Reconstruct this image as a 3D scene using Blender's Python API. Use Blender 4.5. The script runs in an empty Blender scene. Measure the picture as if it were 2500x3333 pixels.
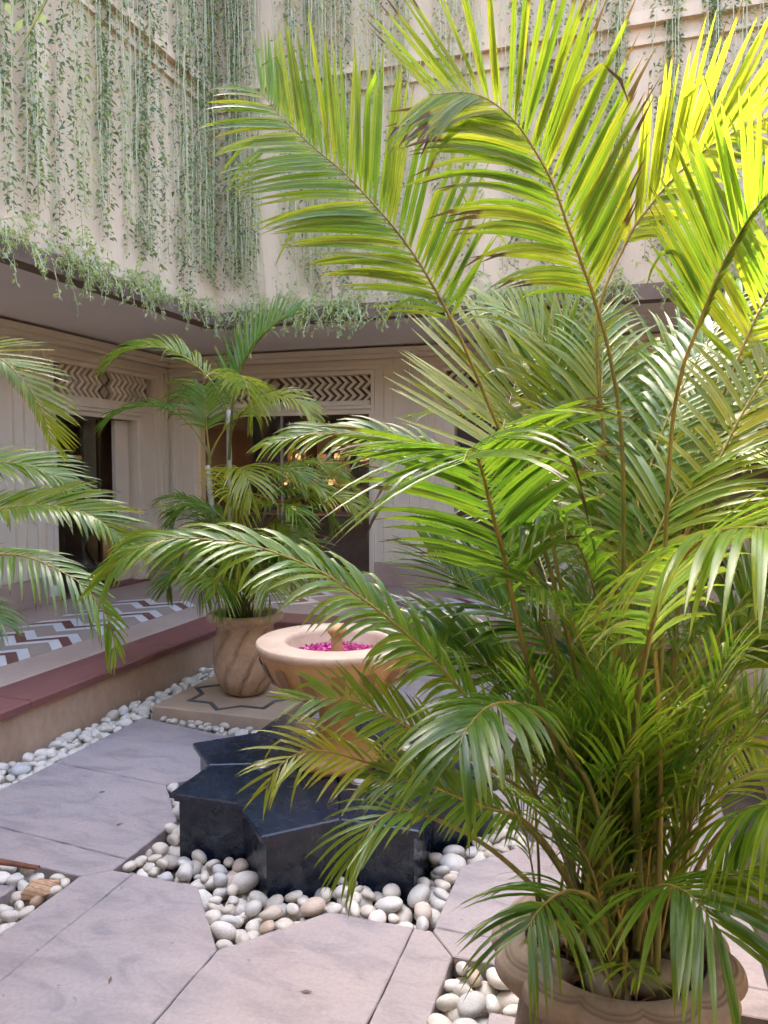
import bpy, math, random
import numpy as np
from mathutils import Vector

# ------------------------------------------------------------------ scene, camera, light
scene = bpy.context.scene
col = scene.collection
R = math.radians
random.seed(7)
rng = np.random.default_rng(11)

cam = bpy.data.cameras.new('camera')
cam.lens = 27.0
cam.sensor_width = 36.0
cam.sensor_fit = 'AUTO'
cam.clip_start = 0.05
cam.clip_end = 500
cam_o = bpy.data.objects.new('camera', cam)
cam_o.location = (0, 0, 1.70)
cam_o.rotation_euler = (R(90 - 3.312), 0, R(18))
col.objects.link(cam_o)
scene.camera = cam_o

SUN_DIR = Vector((-0.52, 0.36, 0.82)).normalized()      # towards the sun
world = bpy.data.worlds.new('World')
scene.world = world
world.use_nodes = True
wn = world.node_tree
sky = wn.nodes.new('ShaderNodeTexSky')
sky.sky_type = 'NISHITA'
sky.sun_disc = False
sky.sun_elevation = math.asin(SUN_DIR.z)
sky.sun_rotation = math.atan2(SUN_DIR.x, SUN_DIR.y)
sky.air_density = 0.8
sky.dust_density = 5.0
sky.ozone_density = 0.6
bg = wn.nodes['Background']
bg.inputs['Strength'].default_value = 0.15
wn.links.new(sky.outputs[0], bg.inputs['Color'])

sun = bpy.data.lights.new('sun', 'SUN')
sun.energy = 2.0
sun.angle = R(0.6)
sun.color = (1.0, 0.95, 0.86)
sun_o = bpy.data.objects.new('sun', sun)
sun_o.rotation_euler = SUN_DIR.to_track_quat('Z', 'Y').to_euler()
sun_o.location = (-6, 8, 14)
col.objects.link(sun_o)

vs = scene.view_settings
vs.view_transform = 'Standard'
vs.look = 'None'
vs.gamma = 1.0
vs.use_curve_mapping = False
vs.exposure = 3.86
cy = scene.cycles
cy.max_bounces = 10
cy.diffuse_bounces = 6
cy.glossy_bounces = 3
cy.transmission_bounces = 6
cy.transparent_max_bounces = 12
cy.use_denoising = True
cy.sample_clamp_indirect = 6.0
cy.caustics_reflective = False
cy.caustics_refractive = False

# ------------------------------------------------------------------ materials
MATS = {}


class NT:
    """tiny node helper"""
    def __init__(self, name):
        self.m = bpy.data.materials.new(name)
        self.m.use_nodes = True
        self.t = self.m.node_tree
        self.t.nodes.clear()
        self.out = self.n('ShaderNodeOutputMaterial')
        MATS[name] = self.m

    def n(self, typ, **kw):
        nd = self.t.nodes.new(typ)
        for k, v in kw.items():
            setattr(nd, k, v)
        return nd

    def l(self, a, b):
        self.t.links.new(a, b)

    def pos(self, scale=(1, 1, 1)):
        g = self.n('ShaderNodeNewGeometry')
        mp = self.n('ShaderNodeMapping')
        mp.inputs['Scale'].default_value = scale
        self.l(g.outputs['Position'], mp.inputs['Vector'])
        return mp.outputs[0]

    def objpos(self, scale=(1, 1, 1)):
        g = self.n('ShaderNodeTexCoord')
        mp = self.n('ShaderNodeMapping')
        mp.inputs['Scale'].default_value = scale
        self.l(g.outputs['Object'], mp.inputs['Vector'])
        return mp.outputs[0]

    def noise(self, vec, scale, detail=4, rough=.55, dist=0):
        nd = self.n('ShaderNodeTexNoise')
        nd.inputs['Scale'].default_value = scale
        nd.inputs['Detail'].default_value = detail
        nd.inputs['Roughness'].default_value = rough
        nd.inputs['Distortion'].default_value = dist
        if vec is not None:
            self.l(vec, nd.inputs['Vector'])
        return nd.outputs['Fac']

    def ramp(self, fac, stops):
        nd = self.n('ShaderNodeValToRGB')
        e = nd.color_ramp.elements
        while len(e) < len(stops):
            e.new(0.5)
        for i, (p, c) in enumerate(stops):
            e[i].position = p
            e[i].color = (*c, 1) if len(c) == 3 else c
        self.l(fac, nd.inputs[0])
        return nd.outputs[0]

    def mix(self, fac, a, b, mode='MIX'):
        nd = self.n('ShaderNodeMix', data_type='RGBA', blend_type=mode)
        for sock, v in ((nd.inputs[0], fac), (nd.inputs[6], a), (nd.inputs[7], b)):
            if hasattr(v, 'node'):
                self.l(v, sock)
            else:
                sock.default_value = v if not isinstance(v, tuple) or len(v) == 4 else (*v, 1)
        return nd.outputs[2]

    def math(self, op, a, b=None, clamp=False):
        nd = self.n('ShaderNodeMath', operation=op, use_clamp=clamp)
        for i, v in enumerate((a, b)):
            if v is None:
                continue
            if hasattr(v, 'node'):
                self.l(v, nd.inputs[i])
            else:
                nd.inputs[i].default_value = v
        return nd.outputs[0]

    def bump(self, h, strength=.2, dist=.01):
        nd = self.n('ShaderNodeBump')
        nd.inputs['Strength'].default_value = strength
        nd.inputs['Distance'].default_value = dist
        self.l(h, nd.inputs['Height'])
        return nd.outputs[0]

    def princ(self, color, rough=.7, spec=.4, normal=None, metal=0):
        b = self.n('ShaderNodeBsdfPrincipled')
        if hasattr(color, 'node'):
            self.l(color, b.inputs['Base Color'])
        else:
            b.inputs['Base Color'].default_value = (*color, 1)
        if hasattr(rough, 'node'):
            self.l(rough, b.inputs['Roughness'])
        else:
            b.inputs['Roughness'].default_value = rough
        b.inputs['Specular IOR Level'].default_value = spec
        b.inputs['Metallic'].default_value = metal
        if normal is not None:
            self.l(normal, b.inputs['Normal'])
        return b.outputs[0]

    def done(self, sh):
        self.l(sh, self.out.inputs['Surface'])
        return self.m


def stone(name, c0, c1, scale=3, stretch=(1, 1, 1), rough=.75, spec=.3, bump=.15, fine=40, speck=None, lo=.35, hi=.68):
    t = NT(name)
    p = t.pos(stretch)
    a = t.noise(p, scale, 6, .6, .4)
    b = t.noise(p, fine, 4, .65)
    mid = t.math('ADD', t.math('MULTIPLY', a, .72), t.math('MULTIPLY', b, .28))
    c = t.ramp(mid, [(lo, c0), (hi, c1)])
    if speck:
        s = t.noise(p, speck[1], 3, .5)
        c = t.mix(t.ramp(s, [(speck[2], (0, 0, 0)), (speck[2] + .05, (1, 1, 1))]), c, speck[0])
    rv = t.ramp(a, [(.3, (rough - .12,) * 3), (.7, (rough + .1,) * 3)])
    return t.done(t.princ(c, rv, spec, t.bump(mid, bump, .02)))


def flat(name, c, rough=.6, spec=.4, metal=0, var=.12, scale=8):
    t = NT(name)
    a = t.noise(t.pos(), scale, 4, .6)
    lo = tuple(max(0, x * (1 - var)) for x in c)
    hi = tuple(x * (1 + var) for x in c)
    return t.done(t.princ(t.ramp(a, [(.3, lo), (.7, hi)]), rough, spec, t.bump(a, .05, .01), metal))


# sandstone paving with faint lavender / pink drift and darker blotches
def paving():
    t = NT('paving')
    p = t.pos()
    a = t.noise(p, 1.1, 3, .5)
    b = t.noise(t.pos((1, 2.2, 1)), 4.0, 7, .66, .8)
    f = t.noise(p, 60, 4, .7)
    base = t.ramp(a, [(.32, (.305, .28, .293)), (.5, (.333, .292, .297)), (.7, (.35, .29, .278))])
    blotch = t.ramp(b, [(.36, (.76, .77, .80)), (.52, (1, 1, 1)), (.70, (1.10, 1.08, 1.06))])
    c = t.mix(1.0, base, blotch, 'MULTIPLY')
    grit = t.ramp(f, [(.35, (.9, .9, .9)), (.65, (1.06, 1.06, 1.06))])
    c = t.mix(1.0, c, grit, 'MULTIPLY')
    st = t.noise(p, 3.1, 2, .4)
    c = t.mix(t.ramp(st, [(.70, (0, 0, 0)), (.78, (.35, .35, .35))]), c, (.2, .185, .19))
    sp = t.noise(p, 23, 2, .5)
    c = t.mix(t.ramp(sp, [(.735, (0, 0, 0)), (.76, (.5, .5, .5))]), c, (.13, .12, .12))
    ri = t.noise(t.pos((2.5, 14, 1)), 2.2, 6, .62, 1.2)
    h = t.math('ADD', t.math('MULTIPLY', b, .8), t.math('ADD', t.math('MULTIPLY', f, .12), t.math('MULTIPLY', ri, .6)))
    rv = t.ramp(b, [(.3, (.42,) * 3), (.7, (.66,) * 3)])
    return t.done(t.princ(c, rv, .42, t.bump(h, .42, .012)))


paving()
stone('plinth_plaster', (.38, .27, .19), (.55, .42, .32), 2.0, (1, 1, .5), .8, .2, .12, 30, ((.62, .55, .48), 5, .72))
stone('red_stone', (.165, .062, .055), (.225, .095, .082), 2.5, (1, .6, 1), .55, .4, .1, 50, ((.30, .17, .15), 7, .72))
stone('grey_stone', (.39, .295, .24), (.49, .385, .315), 2.2, (1, 1, 1), .6, .35, .08, 45)
stone('tan_tile', (.36, .29, .235), (.43, .35, .285), 3, (1, 1, 1), .5, .4, .06, 60)
stone('white_tile', (.72, .72, .72), (.82, .82, .82), 3, (1, 1, 1), .4, .45, .05, 60)
stone('red_tile', (.17, .058, .05), (.24, .09, .08), 3, (1, 1, 1), .5, .4, .06, 60)
stone('dark_inlay', (.07, .075, .08), (.12, .125, .13), 4, (1, 1, 1), .5, .4, .06, 60)
stone('platform_stone', (.40, .305, .22), (.50, .39, .29), 2.2, (1, 1, 1), .65, .35, .1, 40)
stone('pale_wall', (.68, .595, .46), (.76, .68, .54), 1.2, (1, 1, .35), .7, .25, .04, 60)
stone('upper_wall', (.535, .395, .27), (.64, .49, .345), 1.1, (1, 1, .22), .85, .15, .10, 35, ((.46, .34, .24), 1.7, .66))
stone('soffit', (.71, .655, .60), (.79, .735, .675), 1.0, (1, 1, 1), .8, .2, .04, 50)
stone('trim_brown', (.15, .10, .075), (.21, .15, .11), 2, (1, 1, 1), .8, .2, .08, 40)
stone('skirting', (.36, .25, .20), (.45, .33, .27), 2.5, (1, 1, 1), .7, .3, .06, 40)
stone('bowl_stone', (.44, .255, .11), (.58, .37, .19), 3, (1, 1, .6), .6, .35, .12, 45, ((.70, .58, .47), 5, .66))
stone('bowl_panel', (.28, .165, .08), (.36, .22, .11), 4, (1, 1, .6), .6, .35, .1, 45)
stone('rim_stone', (.46, .33, .235), (.62, .475, .36), 6, (1, 1, 1), .6, .35, .12, 45, ((.5, .38, .3), 9, .68))
stone('bed_soil', (.05, .042, .036), (.10, .085, .07), 9, (1, 1, 1), .95, .1, .3, 60)
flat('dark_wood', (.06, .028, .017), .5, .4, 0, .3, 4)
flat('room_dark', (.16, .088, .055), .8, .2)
flat('curtain', (.24, .20, .15), .8, .2)
flat('steel', (.55, .55, .55), .3, .5, .9)
flat('lamp_glass', (.75, .76, .72), .25, .5)
flat('socket_white', (.74, .73, .70), .4, .5)
flat('shirt', (.62, .58, .52), .85, .1, 0, .1, 20)
flat('trousers', (.03, .032, .04), .85, .1)
flat('skin_form', (.10, .06, .04), .6, .2)
flat('vase_gold', (.34, .20, .06), .45, .5)
flat('dry_sheath', (.17, .07, .04), .6, .3, 0, .35, 14)
flat('pale_card', (.5, .42, .32), .7, .2)
flat('red_card', (.32, .05, .04), .6, .3)
flat('brown_card', (.16, .08, .04), .6, .3)
flat('bottle_green', (.04, .08, .04), .15, .6)
flat('bottle_amber', (.3, .13, .03), .15, .6)
flat('brass', (.6, .38, .12), .3, .5, .9)


def granite():
    t = NT('granite')
    p = t.pos()
    a = t.noise(p, 2.3, 6, .65, 1.5)
    w = t.noise(p, 7, 7, .7, 2.5)
    c = t.ramp(a, [(.35, (.005, .010, .024)), (.7, (.013, .022, .048))])
    c = t.mix(t.ramp(w, [(.62, (0, 0, 0)), (.74, (.22, .22, .22))]), c, (.09, .115, .15))
    rv = t.ramp(w, [(.35, (.16,) * 3), (.65, (.33,) * 3)])
    return t.done(t.princ(c, rv, .65, t.bump(w, .04, .01)))


granite()


def pot_mat():
    t = NT('pot_clay')
    p = t.pos((1, 1, .8))
    a = t.noise(p, 5, 7, .65, .6)
    b = t.noise(p, 45, 4, .7)
    m = t.math('ADD', t.math('MULTIPLY', a, .7), t.math('MULTIPLY', b, .3))
    c = t.ramp(m, [(.33, (.33, .21, .125)), (.52, (.50, .36, .25)), (.68, (.62, .48, .36))])
    g = t.n('ShaderNodeAttribute')
    g.attribute_name = 'groove'
    c = t.mix(g.outputs['Fac'], c, (.13, .075, .04))
    return t.done(t.princ(c, .82, .2, t.bump(m, .2, .02)))


pot_mat()


def grey_pot():
    t = NT('pot_grey')
    p = t.pos()
    a = t.noise(p, 6, 7, .65, .6)
    b = t.noise(p, 60, 4, .7)
    m = t.math('ADD', t.math('MULTIPLY', a, .7), t.math('MULTIPLY', b, .3))
    c = t.ramp(m, [(.35, (.20, .165, .14)), (.66, (.33, .28, .245))])
    g = t.n('ShaderNodeAttribute')
    g.attribute_name = 'groove'
    c = t.mix(g.outputs['Fac'], c, (.11, .09, .075))
    return t.done(t.princ(c, .85, .2, t.bump(m, .25, .02)))


grey_pot()


def pebble_mat():
    t = NT('pebble')
    oi = t.n('ShaderNodeObjectInfo')
    g = t.n('ShaderNodeTexCoord')
    ad = t.n('ShaderNodeVectorMath', operation='ADD')
    sc = t.n('ShaderNodeVectorMath', operation='SCALE')
    sc.inputs[0].default_value = (17, 29, 41)
    t.l(oi.outputs['Random'], sc.inputs['Scale'])
    t.l(g.outputs['Object'], ad.inputs[0])
    t.l(sc.outputs[0], ad.inputs[1])
    v = ad.outputs[0]
    a = t.noise(v, 14, 5, .6, .8)
    w = t.noise(v, 26, 7, .75, 2.2)
    tone = t.ramp(oi.outputs['Random'], [(0, (.56, .52, .46)), (.2, (.70, .67, .61)), (.4, (.50, .51, .52)), (.6, (.72, .70, .66)), (.78, (.52, .47, .40)), (.93, (.64, .63, .61)), (1, (.46, .33, .24))])
    c = t.mix(1.0, tone, t.ramp(a, [(.3, (.66, .64, .61)), (.7, (1.1, 1.1, 1.1))]), 'MULTIPLY')
    c = t.mix(t.ramp(w, [(.615, (0, 0, 0)), (.66, (.55, .55, .55)), (.70, (0, 0, 0))]), c, (.30, .25, .20))
    return t.done(t.princ(c, .52, .4, t.bump(a, .15, .004)))


pebble_mat()
stone('wet_stone', (.13, .115, .095), (.24, .215, .18), 12, (1, 1, 1), .5, .4, .1, 60)


def leaf_mat(name, deep, mid, sunny, tr=(1.9, 1.75, .9), mixf=.45, rough=.36, spec=.5):
    """thin palm / vine blade: gloss + transmitted light; attribute lf = (along, random, tint, brown)"""
    t = NT(name)
    at_ = t.n('ShaderNodeAttribute')
    at_.attribute_name = 'lf'
    sp = t.n('ShaderNodeSeparateColor')
    t.l(at_.outputs['Color'], sp.inputs[0])
    along, rnd, tint = sp.outputs[0], sp.outputs[1], sp.outputs[2]
    br = at_.outputs['Alpha']
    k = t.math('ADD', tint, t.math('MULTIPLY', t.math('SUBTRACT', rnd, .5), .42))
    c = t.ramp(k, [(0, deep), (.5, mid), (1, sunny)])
    nz = t.noise(t.pos(), 16, 4, .6)
    c = t.mix(1.0, c, t.ramp(nz, [(.3, (.82, .85, .8)), (.7, (1.15, 1.12, 1.1))]), 'MULTIPLY')
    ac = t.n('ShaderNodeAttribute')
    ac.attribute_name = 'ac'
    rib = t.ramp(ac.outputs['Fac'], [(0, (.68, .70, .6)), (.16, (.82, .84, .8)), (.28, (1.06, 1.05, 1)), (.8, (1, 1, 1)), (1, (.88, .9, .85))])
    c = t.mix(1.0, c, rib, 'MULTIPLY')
    yel = t.math('MULTIPLY', t.math('POWER', along, 4), .35)
    c = t.mix(yel, c, (.24, .21, .03))
    th = t.math('SUBTRACT', 1.02, t.math('MULTIPLY', br, t.math('ADD', .05, t.math('MULTIPLY', rnd, .55))))
    d = t.math('SUBTRACT', along, th)
    bm = t.math('MULTIPLY', t.math('ADD', d, .03), 22, True)
    c = t.mix(bm, c, t.mix(rnd, (.085, .052, .034), (.04, .028, .02)))
    pr = t.princ(c, rough, spec)
    tl = t.n('ShaderNodeBsdfTranslucent')
    t.l(t.mix(1.0, c, (*tr, 1), 'MULTIPLY'), tl.inputs['Color'])
    ms = t.n('ShaderNodeMixShader')
    ms.inputs[0].default_value = mixf
    t.l(pr, ms.inputs[1])
    t.l(tl.outputs[0], ms.inputs[2])
    return t.done(ms.outputs[0])


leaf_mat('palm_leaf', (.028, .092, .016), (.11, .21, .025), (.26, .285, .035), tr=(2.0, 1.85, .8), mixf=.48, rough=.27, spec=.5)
leaf_mat('vine_dark', (.075, .12, .06), (.135, .19, .085), (.25, .31, .115), mixf=.35, rough=.45)
leaf_mat('vine_pale', (.19, .25, .09), (.30, .36, .13), (.42, .45, .17), mixf=.35, rough=.5)


def stem_mat(name, c0, c1, c2):
    t = NT(name)
    at_ = t.n('ShaderNodeAttribute')
    at_.attribute_name = 'lf'
    sp = t.n('ShaderNodeSeparateColor')
    t.l(at_.outputs['Color'], sp.inputs[0])
    c = t.ramp(sp.outputs[0], [(0, c0), (.45, c1), (1, c2)])
    nz = t.noise(t.pos((1, 1, .25)), 40, 4, .6)
    c = t.mix(1.0, c, t.ramp(nz, [(.3, (.75, .75, .75)), (.7, (1.2, 1.2, 1.2))]), 'MULTIPLY')
    return t.done(t.princ(c, .45, .4, t.bump(nz, .1, .004)))


stem_mat('petiole', (.09, .12, .025), (.25, .18, .035), (.16, .17, .03))
stem_mat('cane', (.06, .08, .04), (.22, .20, .12), (.38, .34, .27))
stem_mat('vine_stem', (.40, .39, .24), (.46, .44, .28), (.44, .45, .27))


def petal_mat():
    t = NT('petal')
    oi = t.n('ShaderNodeAttribute')
    oi.attribute_name = 'lf'
    c = t.ramp(oi.outputs['Fac'], [(0, (.35, .01, .10)), (.4, (.55, .03, .24)), (.8, (.72, .16, .42)), (1, (.85, .5, .65))])
    return t.done(t.princ(c, .6, .3))


petal_mat()


def glass():
    t = NT('window_glass')
    tr = t.n('ShaderNodeBsdfTransparent')
    tr.inputs[0].default_value = (.86, .88, .86, 1)
    gl = t.n('ShaderNodeBsdfGlossy')
    gl.inputs['Roughness'].default_value = .02
    lw_ = t.n('ShaderNodeLayerWeight')
    fr = t.math('ADD', .045, t.math('MULTIPLY', t.math('POWER', lw_.outputs['Facing'], 4), .6), True)
    ms = t.n('ShaderNodeMixShader')
    t.l(fr, ms.inputs[0])
    t.l(tr.outputs[0], ms.inputs[1])
    t.l(gl.outputs[0], ms.inputs[2])
    return t.done(ms.outputs[0])


glass()
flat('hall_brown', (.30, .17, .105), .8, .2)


def glow(name, c, s):
    t = NT(name)
    e = t.n('ShaderNodeEmission')
    e.inputs[0].default_value = (*c, 1)
    e.inputs[1].default_value = s
    return t.done(e.outputs[0])


glow('lamp_warm', (1, .55, .22), .16)
glow('shade_warm', (1, .80, .52), .34)
glow('fairy_warm', (1, .5, .25), .16)


def dry_mat():
    t = NT('dry_leaf')
    p = t.objpos()
    w = t.n('ShaderNodeTexWave', wave_type='BANDS', bands_direction='DIAGONAL')
    w.inputs['Scale'].default_value = 22
    w.inputs['Distortion'].default_value = 3
    t.l(p, w.inputs['Vector'])
    n_ = t.noise(p, 50, 4, .6)
    c = t.ramp(n_, [(.3, (.36, .22, .13)), (.7, (.52, .36, .23))])
    c = t.mix(t.ramp(w.outputs['Fac'], [(.0, (.7, .7, .7)), (.1, (0, 0, 0))]), c, (.12, .06, .04))
    return t.done(t.princ(c, .7, .2))


dry_mat()

# ------------------------------------------------------------------ mesh helpers


def mesh(name, v, f, smooth=False):
    me = bpy.data.meshes.new(name)
    me.from_pydata([tuple(map(float, p)) for p in v], [], [tuple(map(int, q)) for q in f])
    if smooth:
        me.polygons.foreach_set('use_smooth', [True] * len(me.polygons))
    me.update()
    return me


def link(name, me, mat=None, parent=None, loc=None, rotz=0):
    o = bpy.data.objects.new(name, me)
    col.objects.link(o)
    if mat is not None and me is not None and not me.materials:
        me.materials.append(MATS[mat])
    if parent is not None:
        o.parent = parent
    if loc is not None:
        o.location = loc
    if rotz:
        o.rotation_euler = (0, 0, rotz)
    return o


def obj(name, v, f, mat, parent=None, smooth=False, loc=None, rotz=0):
    return link(name, mesh(name, v, f, smooth), mat, parent, loc, rotz)


def empty(name, loc=(0, 0, 0)):
    o = bpy.data.objects.new(name, None)
    o.location = loc
    o.empty_display_size = .1
    col.objects.link(o)
    return o


def tag(o, label=None, cat=None, group=None, kind=None):
    if label:
        o['label'] = label
    if cat:
        o['category'] = cat
    if group:
        o['group'] = group
    if kind:
        o['kind'] = kind
    return o


def box(x0, x1, y0, y1, z0, z1):
    v = [(x0, y0, z0), (x1, y0, z0), (x1, y1, z0), (x0, y1, z0), (x0, y0, z1), (x1, y0, z1), (x1, y1, z1), (x0, y1, z1)]
    f = [(3, 2, 1, 0), (4, 5, 6, 7), (0, 1, 5, 4), (1, 2, 6, 5), (2, 3, 7, 6), (3, 0, 4, 7)]
    return v, f


def merge(parts):
    V, F = [], []
    for v, f in parts:
        n = len(V)
        V += list(v)
        F += [tuple(i + n for i in q) for q in f]
    return V, F


def prism(poly, z0, z1, ch=0.0):
    """upright prism of a ccw polygon with an optional chamfer round its top edge"""
    n = len(poly)
    a = sum(poly[i][0] * poly[(i + 1) % n][1] - poly[(i + 1) % n][0] * poly[i][1] for i in range(n))
    if a < 0:
        poly = poly[::-1]
    rings = [[(x, y, z0) for x, y in poly]]
    if ch:
        rings.append([(x, y, z1 - ch) for x, y in poly])
        ins = []
        for i in range(n):
            p, c, q = Vector(poly[i - 1]), Vector(poly[i]), Vector(poly[(i + 1) % n])
            e0, e1 = (c - p).normalized(), (q - c).normalized()
            n0, n1 = Vector((-e0.y, e0.x)), Vector((-e1.y, e1.x))
            m = (n0 + n1)
            m = m / max(.25, m.dot(n0)) if m.length > 1e-6 else n0
            ins.append((c.x + m.x * ch, c.y + m.y * ch, z1))
        rings.append(ins)
    else:
        rings.append([(x, y, z1) for x, y in poly])
    v = [p for r in rings for p in r]
    f = [tuple(reversed(range(n)))]
    for k in range(len(rings) - 1):
        for i in range(n):
            j = (i + 1) % n
            f.append((k * n + i, k * n + j, (k + 1) * n + j, (k + 1) * n + i))
    f.append(tuple(range((len(rings) - 1) * n, len(rings) * n)))
    return v, f


def lathe(profile, seg=48, rf=None, cap0=True, cap1=True):
    v, f = [], []
    for (r, z) in profile:
        for i in range(seg):
            a = 2 * math.pi * i / seg
            k = rf(a, z, r) if rf else r
            v.append((k * math.cos(a), k * math.sin(a), z))
    for j in range(len(profile) - 1):
        for i in range(seg):
            n = (i + 1) % seg
            f.append((j * seg + i, j * seg + n, (j + 1) * seg + n, (j + 1) * seg + i))
    if cap0:
        f.append(tuple(reversed(range(seg))))
    if cap1:
        f.append(tuple(range((len(profile) - 1) * seg, len(profile) * seg)))
    return v, f


def catmull(P, per=8):
    P = [np.array(p, float) for p in P]
    Q = [2 * P[0] - P[1]] + P + [2 * P[-1] - P[-2]]
    out = []
    idx = []
    for i in range(1, len(Q) - 2):
        idx.append(len(out))
        for s in range(per):
            t = s / per
            out.append(.5 * ((2 * Q[i]) + (-Q[i - 1] + Q[i + 1]) * t + (2 * Q[i - 1] - 5 * Q[i] + 4 * Q[i + 1] - Q[i + 2]) * t * t + (-Q[i - 1] + 3 * Q[i] - 3 * Q[i + 1] + Q[i + 2]) * t ** 3))
    idx.append(len(out))
    out.append(P[-1])
    return np.array(out), idx


def unit(a):
    return a / np.maximum(1e-9, np.linalg.norm(a, axis=-1, keepdims=True))


def tube(pts, radii, seg=6):
    pts = np.asarray(pts, float)
    T = unit(np.gradient(pts, axis=0))
    ref = np.array([0, 0, 1.0]) if abs(T[0][2]) < .8 else np.array([1.0, 0, 0])
    v, f, al = [], [], []
    n = len(pts)
    A = unit(np.cross(T[0], ref))
    for i in range(n):
        A = unit(A - T[i] * (A @ T[i]))
        B = np.cross(T[i], A)
        for k in range(seg):
            a = 2 * math.pi * k / seg
            v.append(pts[i] + radii[i] * (A * math.cos(a) + B * math.sin(a)))
            al.append(i / (n - 1))
    for i in range(n - 1):
        for k in range(seg):
            m = (k + 1) % seg
            f.append((i * seg + k, i * seg + m, (i + 1) * seg + m, (i + 1) * seg + k))
    f.append(tuple(reversed(range(seg))))
    f.append(tuple(range((n - 1) * seg, n * seg)))
    return v, f, al


def set_lf(me, arr):
    a = me.color_attributes.new('lf', 'FLOAT_COLOR', 'POINT')
    a.data.foreach_set('color', np.asarray(arr, np.float32).ravel())


def set_ac(me, n):
    a = me.attributes.new('ac', 'FLOAT', 'POINT')
    a.data.foreach_set('value', np.tile([1.0, 0.0, 1.0], n // 3).astype(np.float32))


def tube_obj(name, pts, radii, mat, parent=None, seg=6):
    v, f, al = tube(pts, radii, seg)
    me = mesh(name, v, f, True)
    set_lf(me, [(a, .5, .5, 0) for a in al])
    return link(name, me, mat, parent)


def copy_tree(o, parent=None):
    c = o.copy()
    col.objects.link(c)
    c.parent = parent
    for ch in list(o.children):
        copy_tree(ch, c)
    return c

# ------------------------------------------------------------------ the ground and the paving
SC = (-1.37, 3.47)           # centre of the court (star plinth)


def star(cx, cy, Rr, sx=1.0, sy=1.0, inner=.7654):
    out = []
    for i in range(16):
        a = R(-90 + i * 22.5)
        r = Rr if i % 2 == 0 else Rr * inner
        out.append((cx + sx * r * math.cos(a), cy + sy * r * math.sin(a)))
    return out


g = tag(obj('ground', *box(-9, 7, -5, 12, -.4, -.085), 'bed_soil'), kind='structure')
MOAT = star(*SC, 1.16, .85, 1.0)
pav = tag(empty('pavement'), kind='structure')
B_, bl1, dl, l1, l_, l2, ul, t1, T_, t2, ur, r2, r_, r1, dr, br1 = (MOAT[0], MOAT[15], MOAT[14], MOAT[13], MOAT[12], MOAT[11], MOAT[10], MOAT[9], MOAT[8], MOAT[7], MOAT[6], MOAT[5], MOAT[4], MOAT[3], MOAT[2], MOAT[1])
SLABS = [
    [(-3.15, 2.60), (-2.16, 2.566), dl, (-2.067, 2.745), (-3.15, 2.84)],
    [(-3.15, 2.84), (-2.067, 2.745), l1, l_, (-3.15, 3.545)],
    [(-3.15, 3.545), l_, l2, (-2.067, 4.17), (-3.15, 4.38)],
    [(-2.17, .7), (-1.968, .7), (-1.968, 2.652), dl, (-2.17, 2.56)],
    [(-1.968, .7), (-1.37, .7), B_, bl1, (-1.968, 2.652)],
    [(-1.37, .7), (-.745, .7), (-.745, 2.65), br1, B_],
    [(-.745, .7), (-.57, .7), (-.57, 2.53), dr, (-.745, 2.65)],
    [(-.57, 2.53), (.45, 2.53), (.45, 2.675), (-.673, 2.675), dr],
    [(-.673, 2.675), (.45, 2.675), (.45, 3.42), r_, r1],
    [r_, (.45, 3.42), (.45, 4.38), (-.673, 4.17), r2],
    [ul, t1, (-1.37, 4.63), (-1.37, 6.0), (-2.067, 6.0)],
    [(-1.37, 4.63), t2, ur, (-.673, 6.0), (-1.37, 6.0)],
    [(-3.0, .9), (-2.36, .9), (-2.36, 2.42), (-3.0, 2.42)],
    [(-.40, .9), (.40, .9), (.40, 2.30), (-.40, 2.30)],
]


def shrink(poly, d=.0016):
    n = len(poly)
    a = sum(poly[i][0] * poly[(i + 1) % n][1] - poly[(i + 1) % n][0] * poly[i][1] for i in range(n))
    if a < 0:
        poly = poly[::-1]
    out = []
    for i in range(n):
        p, c, q = Vector(poly[i - 1]), Vector(poly[i]), Vector(poly[(i + 1) % n])
        e0, e1 = (c - p).normalized(), (q - c).normalized()
        n0, n1 = Vector((-e0.y, e0.x)), Vector((-e1.y, e1.x))
        m = n0 + n1
        m = m / max(.4, m.dot(n0))
        out.append((c.x + m.x * d, c.y + m.y * d))
    return out


def rough_edge(poly, step=.06, amp=.0022):
    """long slab edges get a slight hand-cut waviness"""
    out = []
    n = len(poly)
    for i in range(n):
        a, b = Vector(poly[i]), Vector(poly[(i + 1) % n])
        k = max(1, int((b - a).length / step))
        nn = Vector((-(b - a).y, (b - a).x)).normalized()
        for j in range(k):
            p = a.lerp(b, j / k)
            if j:
                p = p + nn * random.uniform(-amp, amp)
            out.append((p.x, p.y))
    return out


for i, s in enumerate(SLABS):
    dz = random.uniform(-.0015, .0015)
    obj('paving_slab', *prism(rough_edge(shrink(s)), -.075, dz, .004), 'paving', pav)

# low platforms for the two rear pots, with a dark star inlay
plat_lab = ['square tan stone platform with dark star inlay under the far pot by the terrace',
            'square tan stone platform with dark star inlay hidden behind the big palm']
for i, cx in enumerate((-2.66, -.08)):
    pl = tag(empty('stone_platform', (cx, 4.93, 0)), plat_lab[i], 'platform', 'platforms under the far pots')
    obj('slab', *prism(rough_edge([(-.47, -.47), (.47, -.47), (.47, .47), (-.47, .47)]), -.08, .06, .006), 'platform_stone', pl)
    so = star(0, 0, .43)
    si = star(0, 0, .385)
    for k in range(16):
        j = (k + 1) % 16
        obj('inlay_strip', *prism([so[k], so[j], si[j], si[k]], .0595, .0635), 'dark_inlay', pl)

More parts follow.
